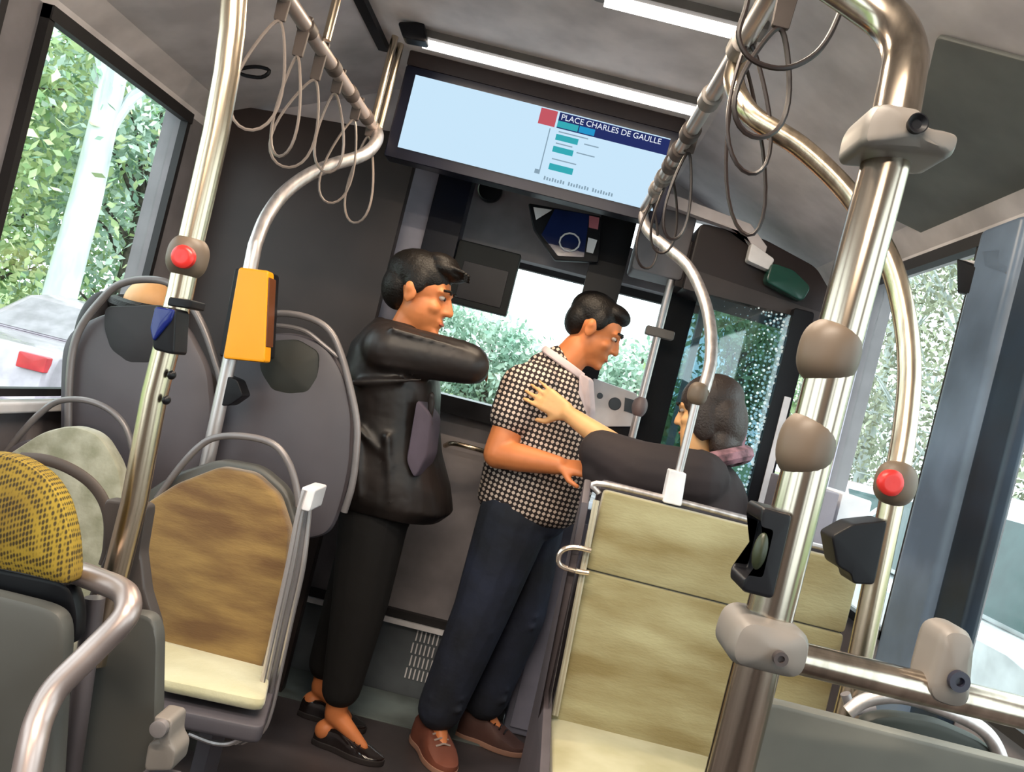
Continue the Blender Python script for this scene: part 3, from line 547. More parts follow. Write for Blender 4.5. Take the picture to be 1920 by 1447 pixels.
# side panel between L1 and L3
sp1 = tag(MB().slab(rounded([P(150, 1148, 1.2), P(280, 1150, 1.2), P(294, 1185, 1.2), P(290, 1500, 1.2), P(200, 2450, 1.2), P(0, 2400, 1.2)], .02), V((0, .03, 0)), .008).build('seat_side_panel', shell2_m), 'dark green-grey side panel left of the gold seat', 'panel')
tag(MB().slab(rounded([P(195, 935, 1.235), P(276, 946, 1.235), P(262, 1035, 1.235), P(272, 1110, 1.235), P(292, 1175, 1.235), P(270, 1500, 1.235), P(120, 1480, 1.235), P(150, 1150, 1.235), P(200, 1030, 1.235)], .008), V((0, .03, 0)), .006).build('pole_base_panel', mat('dark_brown_plastic', (.045, .036, .034), .5)), 'dark brown upright panel at the foot of the left grab pole', 'panel')
# L2 window seat facing camera
s2 = empty('bus_seat', P(130, 1000, 2.1), 'pale green window seat facing the camera under the left window', 'seat')
shell([(20, 860), (100, 808), (155, 795), (205, 812), (240, 870), (252, 960), (235, 1080), (200, 1150), (100, 1150), (-20, 1050)], 2.1, .05, pale_fab, 'backrest', s2, .02, .03)
MB().tube(sm(pth([(10, 850), (40, 812), (75, 775), (110, 752), (160, 750), (205, 768), (235, 800), (250, 850), (258, 900)], 2.13), 5), .0085, 10).build('handle', rim_m, s2)
shell([(0, 870), (60, 820), (222, 830), (250, 940), (252, 1150), (-20, 1150)], 2.165, .05, shell_m, 'back_shell', s2, 0, .04)
MB().box(V((-1.40, 1.65, .38)), V((-.98, 2.05, .46)), .02).build('cushion', pale_fab, s2)
MB().box(V((-1.3, 1.8, 0)), V((-1.1, 2.0, .38)), .01).build('pedestal', shell2_m, s2)
s1n = tag(MB().tube(sm(pth([(40, 858), (85, 862), (130, 878), (170, 905), (195, 940), (205, 980), (203, 1030), (195, 1060)], 1.3), 5), .0095, 10, flat=.5).build('seat_grab_handle', mat('handle_brown_black', (.05, .035, .028), .5)), 'dark curved grab handle just behind the yellow perforated headrest', 'handle')
# L3 gold seat
s3 = empty('bus_seat', P(400, 1400, 1.9), 'gold velour seat facing the camera with cream cushion, left of the aisle', 'seat')
out3 = [(288, 940), (345, 903), (425, 872), (488, 884), (532, 925), (553, 990), (545, 1080), (522, 1180), (497, 1258), (400, 1250), (290, 1235), (272, 1130), (258, 1040), (268, 975)]
shell(out3, 2.14, .05, gold_fab, 'backrest', s3, .015, .02, .012, lean=.12)
shell([(280, 925), (340, 885), (425, 858), (500, 872), (550, 915), (572, 990), (565, 1100), (545, 1200), (510, 1320), (290, 1300), (266, 1130), (252, 1030), (256, 950)], 2.2, .05, shell2_m, 'back_shell', s3, 0, .03, .01, lean=.12)
def Z(px, Y, z):      # a point at depth Y, height z, on picture column px
    v = (z - EYE) * F / Y; u = (px - VX - v * SR) / CR; return V((u / F * Y, Y, z))
cq = [Z(275, 2.0, .455), Z(505, 2.0, .455), Z(492, 1.74, .49), Z(288, 1.72, .49)]
MB().slab(rounded(cq, .03, 5), V((0, 0, .03)), .012, .012).build('cushion', cream_fab, s3)
cq = [Z(270, 2.02, .40), Z(512, 2.02, .40), Z(486, 1.71, .435), Z(284, 1.69, .435)]
MB().slab(rounded(cq, .03, 5), V((0, 0, .04)), .01).build('seat_pan', shell_m, s3)
MB().tube(sm(pth([(295, 935), (330, 885), (370, 840), (405, 820), (460, 818), (512, 832), (540, 865), (555, 910), (560, 950)], 2.12), 5), .0095, 10).build('handle', rim_m, s3)
for i, (dx, dy, Y) in enumerate(((0, 0, 1.86), (9, 1, 1.9), (19, 2, 1.94), (29, 6, 2.0))):
    k = [(572 + dx * .5, 918), (560 + dx * .7, 960), (540 + dx, 1060), (518 + dx, 1160), (496 + dx, 1260), (480 + dx, 1330), (462 + dx, 1372), (435 + dx * .6, 1392)] + ([(400, 1392), (355, 1375)] if i == 0 else [])
    MB().tube(sm(pth(k, Y), 5), .0062, 8).build('side_tube', pale_steel_m if i != 2 else rim_m, s3)
MB().slab(rounded([P(566, 912, 1.86), P(592, 918, 1.86), P(580, 960, 1.86), P(556, 954, 1.86)], .006), V((0, .1, 0)), .005).build('side_cap', white_m, s3)
MB().box(Z(330, 1.86, 0), Z(400, 1.9, .42) + V((0, .06, 0)), .01).build('pedestal', shell_m, s3)
hg = empty('hinge_bracket', P(305, 1400, 1.14), 'pale metal hinge bracket under the gold seat at its left front corner', 'bracket')
MB().slab(rounded([P(285, 1342, 1.14), P(322, 1350, 1.14), P(318, 1390, 1.14), P(330, 1412, 1.14), P(322, 1447, 1.14), P(268, 1447, 1.14), P(275, 1395, 1.14), P(300, 1385, 1.14)], .008), V((0, .05, 0)), .006).build('plate', clamp_m, hg)
MB().lathe(P(302, 1362, 1.135), (0, -1, 0), [(.012, 0), (.012, .01), (.006, .012)]).build('bolt', rim_m, hg); MB().box(P(268, 1447, 1.155), V((P(322, 1447, 1.14).x, 1.18, 0))).build('foot', shell_m, hg)
# L4, L5 shells seen from behind
s4 = empty('bus_seat', P(250, 800, 2.3), 'grey seat back by the left window, dark headrest and tube handle', 'seat')
shell([(128, 720), (132, 650), (152, 615), (220, 585), (318, 590), (360, 610), (402, 690), (410, 770), (395, 860), (372, 930), (300, 960), (180, 960), (128, 850)], 2.34, .05, shell_m, 'back_shell', s4, .02, .04, .02)
shell([(200, 575), (310, 572), (345, 610), (325, 660), (290, 690), (240, 690), (212, 660), (198, 615)], 2.29, .012, dark_fab, 'headrest_back', s4, .012, .02)
MB().tube(sm(pth([(128, 800), (130, 720), (137, 655), (155, 607), (190, 562), (220, 535), (265, 524), (315, 530), (350, 560), (382, 615), (408, 690), (415, 720)], 2.27), 5), .0105, 10).build('handle', rim_m, s4)
MB().box(V((-1.42, 2.35, .42)), V((-.98, 2.72, .52)), .02).build('cushion', shell_m, s4); MB().box(V((-1.3, 2.35, 0)), V((-1.1, 2.6, .42))).build('pedestal', shell2_m, s4)
s5 = empty('bus_seat', P(560, 850, 2.4), 'grey high seat back beside the man in black jacket', 'seat')
shell([(440, 660), (500, 628), (565, 625), (620, 650), (652, 700), (668, 780), (664, 870), (648, 940), (628, 992), (600, 1005), (540, 1010), (400, 990), (385, 900), (398, 790), (420, 700)], 2.42, .05, shell_m, 'back_shell', s5, .025, .04, .02)
shell([(492, 640), (560, 636), (600, 660), (598, 705), (588, 745), (545, 758), (502, 745), (488, 700)], 2.37, .012, mat('headrest_olive_black', (.017, .017, .013), .6), 'headrest_back', s5, .015, .02)
MB().tube(sm(pth([(495, 590), (540, 588), (585, 598), (618, 620), (638, 660), (655, 720), (669, 790), (668, 850), (660, 910), (645, 960)], 2.37), 5), .0105, 10).build('handle', rim_m, s5)
MB().tube(sm(pth([(502, 610), (540, 612), (575, 622), (605, 645), (635, 670)], 2.38), 4), .007, 8).build('inner_rim', rim_m, s5)
MB().box(V((-.95, 2.45, .42)), V((-.62, 2.55, .52)), .02).build('cushion', shell_m, s5); MB().box(V((-.9, 2.43, 0)), V((-.75, 2.53, .42))).build('pedestal', shell2_m, s5)
# R1 R2 olive seats facing camera
def olive(u0, u1, vt, label, name, first):
    s = empty('bus_seat', Q((u0 + u1) / 2, -600, 2.1), label, 'seat', None)
    Y = 2.1
    MB().slab(rounded([Q(u0, -298, Y - .02), Q(u1, -298, Y - .02), Q(u1, vt, Y), Q(u0, vt, Y)], .012), V((0, -.045, 0)), .008, .006).build('upper_backrest', olive_fab, s)
    MB().slab(rounded([Q(u0 + 6, -592, Y - .06), Q(u1 + 4, -592, Y - .06), Q(u1, -300, Y - .02), Q(u0, -300, Y - .02)], .01), V((0, -.045, 0)), .008, .008).build('lower_backrest', olive_fab, s)
    zb = Q(0, -592, Y - .08).z; x0, x1 = Q(u0 + 6, 0, Y - .06).x, Q(u1 + 4, 0, Y - .06).x
    MB().slab(rounded([(x0, Y - .08, zb - .05), (x1, Y - .08, zb - .05), (x1, Y - .5, zb - .04), (x0, Y - .5, zb - .04)], .02), V((0, 0, .06)), .012, .012).build('cushion', mat('olive_cushion', (.36, .32, .16), .9, noise=(6, (.50, .46, .29)), sheen=.3), s)
    MB().slab(rounded([Q(u0 - 10, -640, Y + .01), Q(u1 + 8, -640, Y + .01), Q(u1 + 8, vt + 14, Y + .01), Q(u0 - 8, vt + 14, Y + .01)], .02), V((0, .045, 0)), .01).build('back_shell', shell_m, s)
    MB().tube(sm([Q(u0 - 6, vt - 12, Y - .01), Q(u0 + 4, vt + 8, Y - .01), Q(u1 - 6, vt + 8, Y - .01), Q(u1 + 6, vt - 12, Y - .01)], 6), .008, 10).build('top_trim', pale_steel_m, s)
    MB().box((x0 + .02, Y - .45, zb - .14), (x1 - .02, Y - .02, zb - .05), .01).build('seat_pan', shell_m, s); MB().box((x0 + .12, Y - .3, 0), (x1 - .12, Y - .1, zb - .13), .01).build('pedestal', shell2_m, s)
    return s, x0, zb
r1, x0, zb = olive(142, 452, -150, 'olive velour seat facing the camera right of the aisle, slim pole on its top', 'olive_seat', True)
MB().slab([(x0 - .012, 1.55, .05), (x0 - .012, 2.08, .0), (x0 - .035, 2.12, EYE - .20), (x0 - .035, 2.03, EYE - .25), (x0 - .012, 1.99, .60), (x0 - .012, 1.55, .56)], V((-.02, 0, 0)), .005).build('side_panel', mat('seat_side_mauve', (.085, .070, .078), .5), r1)
for i in range(2): MB().tube([Q(132 - i * 0 + 6 * i, -175, 2.03 + .0), Q(155 + 6 * i, -585, 1.98)], .0045, 6).build('side_piping', mat('piping_pale', (.42, .38, .28), .5), r1)
MB().tube(sm(pth([(1108, 1032), (1075, 1026), (1052, 1034), (1048, 1056), (1070, 1068), (1104, 1074)], 2.0), 4), .007, 10).build('side_handle', mat('polished_brass_white', (.85, .72, .60), .2, metal=.9), r1)
olive(486, 634, -168, 'olive velour seat behind the thick foreground pole, next to the window', 'olive_seat', False)
# low box and sill bits on the right
tag(MB().slab(rounded([P(1520, 912, 2.25), P(1575, 925, 2.25), V((P(1575, 925, 2.25).x, 2.25, .8)), V((P(1520, 912, 2.25).x, 2.25, .8))], .006), V((0, .4, 0)), .006).build('lilac_box', mat('lilac_box', (.26, .24, .28), .5)), 'grey-lilac box edge behind the olive window seat', 'box')
tag(MB().slab(rounded([P(1580, 925, 2.3), P(1636, 940, 2.3), V((P(1636, 940, 2.3).x, 2.3, .8)), V((P(1580, 925, 2.3).x, 2.3, .8))], .006), V((0, .35, 0)), .006).build('white_box', white_m), 'white box between the grey-lilac box and the stop-button pole', 'box')
# dark oval grab handle at the bottom right with pale tube
oh = empty('near_seat_handle', P(1740, 1360, 1.0), 'dark oval seat top with pale handle tube behind the near rail', 'seat')
MB().tube(sm(pth([(1590, 1335), (1625, 1312), (1690, 1306), (1770, 1330), (1840, 1365), (1872, 1410), (1880, 1460)], 1.0), 6), .009, 10).build('handle', pale_steel_m, oh)
shell([(1600, 1335), (1650, 1322), (1740, 1335), (1830, 1375), (1865, 1420), (1860, 1700), (1560, 1640)], 1.03, .03, mat('seat_green_black', (.02, .025, .022), .5), 'backrest', oh, 0, .02)
tag(MB().tube(sm(pth([(1640, 1325), (1600, 1330), (1585, 1300)], 1.25), 4), .008).build('pole_foot_hook', rim_m), 'small hooked tube beside the foot of the stop-button pole', 'hook')
# ================================================================== PEOPLE
def frame(fwd, up=(0, 0, 1)):
    f = V(fwd).normalized(); u = V(up); r = f.cross(u).normalized(); u = r.cross(f); return Matrix((r, f, u)).transposed()
def head_parts(b, C, R, k=1.0):
    T = lambda x, y, z: C + R @ (V((x, y, z)) * k)
    def e(c, r): b.ell(T(*c), V(r) * k, R, 18, 12)
    e((0, -.012, .032), (.073, .094, .082)); e((0, .022, -.03), (.062, .068, .075)); e((0, .045, -.078), (.036, .038, .03))
    e((0, .07, .03), (.05, .022, .014)); e((.033, .06, -.02), (.025, .022, .02)); e((-.033, .06, -.02), (.025, .022, .02))
    b.cap(T(0, .086, .018), T(0, .103, -.02), .008 * k, .013 * k, 8); e((.012, .092, -.024), (.009, .01, .008)); e((-.012, .092, -.024), (.009, .01, .008))
    e((0, .084, -.052), (.024, .012, .007)); e((0, .082, -.064), (.021, .012, .008)); e((0, .079, -.09), (.02, .016, .015))
    for s in (-1, 1): e((s * .076, -.006, 0), (.009, .02, .033)); e((s * .08, -.012, .012), (.012, .014, .018))
def face_bits(parent, C, R, k=1.0):
    T = lambda x, y, z: C + R @ (V((x, y, z)) * k)
    for s in (-1, 1):
        e = MB().ell(T(s * .03, .074, .014), V((.0115, .0100, .0075)) * k, R, 12, 8).build('eye', eye_m, parent); MB().ell(T(s * .03, .0835, .013), V((.0058, .0035, .0058)) * k, R, 10, 6).build('iris', iris_m, e)
        MB().tube([T(s * .014, .091, .034), T(s * .03, .092, .040), T(s * .05, .078, .036)], .0042 * k, 6).build('eyebrow', hair_m, parent)
    MB().ell(T(0, .0925, -.058), V((.021, .006, .006)) * k, R, 12, 8).build('lips', lip_m, parent)
def hand_parts(b, wr, tip, pn, side, curl=.35, k=1.0):
    """palm + five fingers; wr wrist, tip direction point, pn palm normal, side = +1 thumb on +cross side"""
    d = (V(tip) - V(wr)).normalized(); n = (V(pn) - d * V(pn).dot(d)).normalized(); s = d.cross(n) * side; wr = V(wr)
    for t in (-.028, -.01, .01, .028): b.cap(wr + s * t * .6 * k + d * .012, wr + s * t * k + d * .082 * k, .015 * k, .0125 * k, 10)
    for (t, L, r) in ((.031, .068, .0082), (.0105, .078, .0085), (-.0105, .072, .0082), (-.031, .056, .0074)):
        p = wr + s * t * k + d * .086 * k; dd = (d + s * t * 3).normalized(); ang = curl * .45
        for seg, fr in enumerate((.45, .31, .24)):
            dd2 = (dd * math.cos(ang * (seg + 1)) + n * math.sin(ang * (seg + 1))).normalized(); q = p + dd2 * L * fr * k
            b.cap(p, q, r * (1 - .07 * seg) * k, r * (1 - .07 * (seg + 1)) * k, 8); p = q
    p = wr + s * .026 * k + d * .025 * k; q = p + (s * .75 + d * .6 + n * .3).normalized() * .042 * k; z = q + (s * .35 + d * .9 + n * .25).normalized() * .033 * k
    b.cap(p, q, .0135 * k, .0105 * k, 8); b.cap(q, z, .0105 * k, .0085 * k, 8)
def shoe(parent, heel, toe, zs, m_up, m_sole, w_=.047, hgt=.075, name='shoe'):
    h, t = V(heel), V(toe); d = (t - h).normalized(); s = V((-d.y, d.x, 0)); L = (t - h).length
    prof = [(0, .6), (.04, .82), (.15, .92), (.35, .85), (.6, 1.05), (.8, .95), (.93, .65), (1, .25)]
    ol = [h + d * L * a + s * w_ * b for a, b in prof] + [h + d * L * a - s * w_ * b for a, b in reversed(prof)]
    ol = [V((p.x, p.y, zs)) for p in sm(ol, 3, True)]
    sh = MB(); vs = []; fs = []; n = len(ol); c = sum(ol, V()) / n
    def hh(p): a = (p - h).dot(d) / L; return hgt if a < .35 else hgt * (1 - .62 * min(1, (a - .35) / .5))
    rings = []
    for q, f_ in ((0, 0), (.0, .35), (.08, .75), (.3, .95), (.7, 1.0)):
        rings.append([V((p.x + (h.x + d.x * max(.1, min(.9, (p - h).dot(d) / L)) * L - p.x) * q, p.y + (h.y + d.y * max(.1, min(.9, (p - h).dot(d) / L)) * L - p.y) * q, zs + .018 + (hh(p) - .018) * f_)) for p in ol])
    for r in rings: vs += r
    for k in range(4):
        for i in range(n): j = (i + 1) % n; fs.append((k * n + i, k * n + j, k * n + n + j, k * n + n + i))
    fs.append(tuple(range(4 * n, 5 * n))); fs.append(tuple(range(n - 1, -1, -1))); sh.add(vs, fs)
    o = sh.build(name, m_up, parent)
    MB().slab([p + (p - c).normalized() * .003 for p in ol], V((0, 0, .02)), .004).build('sole', m_sole, o)
    lc = MB()
    for a in (.42, .5, .58, .66):
        p = h + d * L * a; lc.tube([V((p.x, p.y, zs)) + s * w_ * .5 + V((0, 0, hgt * (1 - .62 * (a - .35) / .5) * .98)), V((p.x, p.y, zs)) + V((0, 0, hgt * (1 - .62 * (a - .35) / .5) + .006)), V((p.x, p.y, zs)) - s * w_ * .5 + V((0, 0, hgt * (1 - .62 * (a - .35) / .5) * .98))], .0035, 6)
    lc.build('laces', mat('laces_pale', (.35, .28, .25), .7) if m_up == shoe_brown else shoe_black, o)
    return o
# ---------- man 1, black jacket
m1 = empty('person', (-.4, 2.72, 0), 'man in black jacket with black quiff hair standing in the aisle, elbow raised', 'person')
C1 = V((-.505, 2.71, 1.53)); R1_ = frame((1, -.12, -.12), (-.05, 0, 1))
K1 = 1.16; b = MB(); head_parts(b, C1, R1_, K1)
b.cap((-.53, 2.72, 1.36), (-.51, 2.715, 1.46), .062, .056)
for y in (2.60, 2.88): b.cap((-.545, y, 1.32), (-.5, 2.73 + (y - 2.74) * .6, 1.05), .08, .11)
b.ell((-.48, 2.74, .93), (.13, .17, .16))
N = [V((-.47, 2.66, .86)), V((-.44, 2.66, .50)), V((-.43, 2.66, .11))]; Fr = [V((-.47, 2.82, .86)), V((-.50, 2.83, .50)), V((-.53, 2.84, .11))]
for J in (N, Fr): b.cap(J[0], J[1], .09, .06); b.cap(J[1], J[2], .057, .036); b.cap(J[2], J[2] + V((.12, -.02, -.075)), .034, .017); b.ell(J[2] + V((-.02, 0, -.06)), (.035, .032, .035))
E1, W1 = V((-.275, 2.59, 1.345)), V((-.27, 2.83, 1.33)); b.cap((-.54, 2.57, 1.33), E1, .052, .042); b.cap(E1, W1, .042, .028); hand_parts(b, W1, W1 + V((0, 1, .02)), (0, 0, -1), 1, .8)
E1f, W1f = V((-.50, 2.94, 1.04)), V((-.44, 2.86, .90)); b.cap((-.53, 2.91, 1.32), E1f, .052, .042); b.cap(E1f, W1f, .042, .028); hand_parts(b, W1f, W1f + V((.5, -.1, -1)), (0, -1, 0), -1, .6)
remesh(b.build('body', skin_warm, m1), .006, 5)
face_bits(m1, C1, R1_, K1)
h = MB(); T = lambda x, y, z: C1 + R1_ @ (V((x, y, z)) * K1)
h.ell(T(0, -.022, .056), V((.083, .098, .075)) * K1, R1_); h.ell(T(0, -.06, .01), V((.076, .058, .075)) * K1, R1_); h.ell(T(0, .045, .097), V((.062, .052, .030)) * K1, R1_); h.ell(T(0, .08, .09), V((.045, .03, .022)) * K1, R1_); h.ell(T(0, .03, .115), V((.055, .05, .025)) * K1, R1_)
for s in (-1, 1): h.ell(T(s * .072, -.002, .035), V((.014, .032, .04)) * K1, R1_)
for i in range(9): h.cap(T(-.04 + i * .01, .06, .105), T(-.045 + i * .011, .112, .088 + .008 * (i % 3)), .012, .006, 8)
remesh(h.build('hair', hair_m, m1), .005, 3)
j = MB()    # jacket
def torso(mb, rows, n=28, sq=.85):
    vs = []; fs = []
    for (cx, cy, z, rx, ry) in rows:
        for k in range(n):
            a = 2 * math.pi * k / n; ca, sa = math.cos(a), math.sin(a); vs.append((cx + rx * math.copysign(abs(ca) ** sq, ca), cy + ry * math.copysign(abs(sa) ** sq, sa), z))
    for i in range(len(rows) - 1):
        for k in range(n): fs.append((i * n + k, i * n + (k + 1) % n, i * n + n + (k + 1) % n, i * n + n + k))
    fs.append(tuple(range(n - 1, -1, -1))); fs.append(tuple((len(rows) - 1) * n + k for k in range(n))); mb.add(vs, fs)
torso(j, [(-.44, 2.73, .80, .185, .20), (-.435, 2.73, .84, .215, .225), (-.45, 2.73, .92, .20, .225), (-.48, 2.73, 1.02, .175, .215), (-.505, 2.73, 1.12, .165, .21), (-.525, 2.73, 1.22, .165, .215), (-.54, 2.73, 1.32, .145, .21), (-.55, 2.73, 1.39, .10, .14), (-.55, 2.73, 1.425, .08, .085)])
j.cap((-.56, 2.60, 1.33), (-.56, 2.87, 1.33), .085, .085); j.ell((-.625, 2.74, 1.25), (.06, .15, .12))
j.cap((-.53, 2.55, 1.33), E1 + V((-.03, 0, 0)), .085, .072); j.cap(E1 + V((-.03, 0, 0)), E1, .072, .068); j.cap(E1, W1 + V((0, -.03, 0)), .066, .048)
j.cap((-.53, 2.91, 1.31), E1f, .078, .062); j.cap(E1f, W1f + V((-.03, 0, 0)), .06, .042)
for (a, c_, r_) in (((-.62, 2.50, 1.10), (-.42, 2.505, .98), .014), ((-.60, 2.50, 1.20), (-.40, 2.50, 1.26), .015), ((-.52, 2.47, 1.39), (-.30, 2.52, 1.385), .012), ((-.54, 2.465, 1.33), (-.32, 2.52, 1.34), .011), ((-.52, 2.475, 1.28), (-.36, 2.51, 1.30), .012),
                    ((-.55, 2.50, 1.02), (-.50, 2.495, .86), .014), ((-.46, 2.50, 1.06), (-.40, 2.50, .86), .013), ((-.63, 2.56, 1.02), (-.60, 2.55, .88), .013), ((-.36, 2.53, 1.22), (-.33, 2.55, 1.05), .016)): j.cap(V(a) + V((0, .010, 0)), V(c_) + V((0, .010, 0)), r_ * .9, r_ * .5, 8)
remesh(j.build('jacket', leather_m, m1), .008, 9)
MB().slab(rounded([(-.40, 2.515, 1.20), (-.345, 2.53, 1.16), (-.325, 2.53, 1.03), (-.345, 2.51, .95), (-.385, 2.51, 1.0)], .02), V((.02, .10, 0)), .01).build('shirt', inner_m, m1)
cb_ = MB(); cb_.tube(sm([T(-.0, .05, -.135), T(.05, .02, -.13), T(.062, -.03, -.115), T(.0, -.085, -.105), T(-.062, -.03, -.115), T(-.05, .02, -.13)], 5, True), .014, 8, closed=True, flat=.6); cb_.build('collar', leather_m, m1)
t = MB(); t.ell((-.475, 2.74, .90), (.145, .185, .14))
for J in (N, Fr): t.cap(J[0], J[1], .125, .095); t.cap(J[1], V((J[2].x, J[2].y, .20)), .095, .066)
remesh(t.build('trousers', trouser_m, m1), .008, 5)
shoe(m1, (-.475, 2.68, 0), (-.235, 2.62, 0), 0, shoe_black, mat('black_sole', (.02, .015, .015), .6), .042, .07)
shoe(m1, (-.58, 2.85, 0), (-.34, 2.81, 0), 0, shoe_black, MATS['black_sole'], .042, .07)
# ---------- man 2, patterned shirt
m2 = empty('person', (.05, 2.87, 0), 'stout man in dotted short-sleeved shirt and dark jeans, head bowed, in the aisle', 'person')
C2 = V((.10, 2.86, 1.57)); R2_ = frame((1, -.10, -.38))
b = MB(); head_parts(b, C2, R2_, 1.06)
b.cap((.0, 2.87, 1.37), (.065, 2.865, 1.50), .066, .060)
b.ell((.01, 2.87, 1.22), (.15, .19, .17)); b.ell((.03, 2.87, 1.02), (.17, .19, .17))
N2 = [V((-.01, 2.79, .88)), V((-.045, 2.79, .52)), V((-.10, 2.80, .12))]; F2 = [V((.05, 2.95, .88)), V((.10, 2.97, .50)), V((.05, 2.98, .11))]
for J, tt in ((N2, V((.05, -.07, -.085))), (F2, V((.10, -.01, -.08)))): b.cap(J[0], J[1], .09, .06); b.cap(J[1], J[2], .057, .04); b.cap(J[2], J[2] + tt, .034, .016); b.ell(J[2] + V((-.01, 0, -.06)), (.035, .035, .035))
S2, E2, W2 = V((-.085, 2.72, 1.31)), V((-.115, 2.67, 1.08)), V((.085, 2.56, 1.10))
b.cap(S2, E2, .062, .052); b.cap(E2, E2.lerp(W2, .4), .050, .047); b.cap(E2.lerp(W2, .4), W2, .047, .031); hand_parts(b, W2, W2 + V((1, -.25, .12)), (.1, .5, -.85), -1, .35)
Sf, Ef, Wf = V((.0, 3.04, 1.31)), V((.10, 3.07, 1.10)), V((.27, 2.95, 1.18)); b.cap(Sf, Ef, .058, .048); b.cap(Ef, Wf, .047, .031); hand_parts(b, Wf, Wf + V((1, -.3, .1)), (0, 0, -1), 1, .5)
remesh(b.build('body', skin_warm, m2), .006, 5)
face_bits(m2, C2, R2_, 1.06)
T2 = lambda x, y, z: C2 + R2_ @ (V((x, y, z)) * 1.06); h = MB()
h.ell(T2(0, -.024, .052), V((.080, .094, .074)) * 1.06, R2_); h.ell(T2(0, -.058, .012), V((.072, .054, .068)) * 1.06, R2_); h.ell(T2(0, .035, .088), V((.064, .052, .034)) * 1.06, R2_)
for s in (-1, 1): h.ell(T2(s * .071, .004, .035), V((.013, .028, .035)) * 1.06, R2_)
remesh(h.build('hair', hair_m, m2), .005, 3)
s = MB(); torso(s, [(.02, 2.87, .87, .16, .18), (.025, 2.87, .90, .185, .205), (.035, 2.87, .98, .20, .215), (.035, 2.87, 1.07, .205, .215), (.015, 2.87, 1.17, .18, .21), (-.005, 2.87, 1.27, .16, .205), (-.015, 2.87, 1.36, .125, .17), (.0, 2.87, 1.41, .09, .09)], sq=.92)
s.cap((-.055, 2.72, 1.33), (-.03, 3.02, 1.33), .085, .085); s.cap((-.02, 2.87, 1.38), (.01, 2.87, 1.42), .09, .075)
s.cap(S2, S2.lerp(E2, .42), .088, .082); s.cap(Sf, Sf.lerp(Ef, .5), .086, .08)
s.ell((.02, 2.87, .93), (.175, .205, .065))
remesh(s.build('shirt', shirt_m, m2), .007, 5)
cl2 = MB(); cl2.slab(rounded([(.085, 2.79, 1.41), (.12, 2.775, 1.40), (.155, 2.80, 1.30), (.17, 2.84, 1.22), (.15, 2.80, 1.22), (.10, 2.765, 1.33)], .01), V((.02, .03, 0)), .005)
cl2.tube(sm([(.10, 2.80, 1.40), (.04, 2.785, 1.425), (-.035, 2.80, 1.455), (-.055, 2.87, 1.465), (-.03, 2.94, 1.455), (.06, 2.95, 1.42), (.12, 2.90, 1.385)], 4), .014, 8, flat=.6); cl2.build('collar', collar_m, m2)
t = MB(); t.ell((.02, 2.87, .90), (.165, .195, .12))
for J, ra_, rb_ in ((N2, .130, .100), (F2, .125, .092)): t.cap(J[0], J[1], ra_, rb_); t.cap(J[1], V((J[2].x, J[2].y, .16)), rb_, .082)
for J in (N2, F2):
    for (dz, dx) in ((.17, .06), (.21, .05), (.50, .07), (.46, .06)): c_ = V((J[2].x + dx * .3, J[2].y - .03, dz)) if dz < .3 else V((J[1].x, J[1].y - .04, dz)); t.cap(c_ + V((-.05, -.035, 0)), c_ + V((.05, -.035, .02)), .012, .010, 8)
remesh(t.build('jeans', jeans_m, m2), .008, 5)
shoe(m2, (-.150, 2.87, 0), (-.01, 2.65, 0), 0, shoe_brown, sole_m, .054, .105); shoe(m2, (-.02, 3.0, 0), (.235, 2.94, 0), 0, mat('dark_brown_suede', (.07, .028, .022), .7), sole_m, .052, .10)
# ---------- person 3, black top, arm reaching left
m3 = empty('person', (.50, 2.50, .5), 'person in loose black top reaching a bare forearm to the stout man', 'person')
C3 = V((.495, 2.50, 1.375)); R3_ = frame((-1, .45, -.35))
b = MB(); head_parts(b, C3, R3_, .95); b.cap((.51, 2.50, 1.20), (.475, 2.50, 1.31), .055, .05); b.ell((.53, 2.50, 1.02), (.13, .18, .2)); b.ell((.54, 2.50, .72), (.15, .19, .16))
E3, W3 = V((.315, 2.36, 1.175)), V((.075, 2.56, 1.268)); b.cap((.47, 2.36, 1.19), E3, .055, .045); b.cap(E3, E3.lerp(W3, .45), .044, .040); b.cap(E3.lerp(W3, .45), W3, .040, .027)
hand_parts(b, W3, V((-.12, 2.63, 1.335)), (.25, .8, -.1), 1, .25, 1.05)
b.cap((.52, 2.64, 1.18), (.42, 2.66, .98), .05, .04); b.cap((.42, 2.66, .98), (.40, 2.56, .84), .04, .03); hand_parts(b, V((.40, 2.56, .84)), V((.38, 2.48, .70)), (0, 0, -1), -1, .6)
for y in (2.42, 2.58): b.cap((.52, y, .68), (.30, y, .90), .085, .06); 
remesh(b.build('body', skin_pale, m3), .006, 5); face_bits(m3, C3, R3_, .95)
T3 = lambda x, y, z: C3 + R3_ @ V((x, y, z)); h = MB(); h.ell(T3(0, -.02, .045), (.085, .10, .08), R3_); h.ell(T3(0, -.06, -.02), (.082, .065, .10), R3_); h.ell(T3(0, -.05, -.10), (.08, .05, .07), R3_)
for q in (-1, 1): h.ell(T3(q * .07, .0, .0), (.022, .045, .09), R3_)
remesh(h.build('hair', mat('dark_brown_hair', (.03, .018, .014), .5, bump=(160, .5)), m3), .006, 3)
s = MB(); s.ell((.54, 2.50, 1.06), (.155, .215, .19)); s.ell((.55, 2.50, .84), (.175, .23, .22)); s.cap((.50, 2.37, 1.18), (.52, 2.63, 1.18), .085, .085)
s.cap((.48, 2.36, 1.17), (.32, 2.37, 1.155), .095, .095); s.cap((.32, 2.37, 1.155), (.20, 2.435, 1.18), .095, .072); s.ell((.33, 2.38, 1.09), (.13, .06, .09)); s.ell((.22, 2.42, 1.13), (.07, .05, .075))
s.cap((.52, 2.64, 1.17), (.42, 2.66, .99), .07, .06)
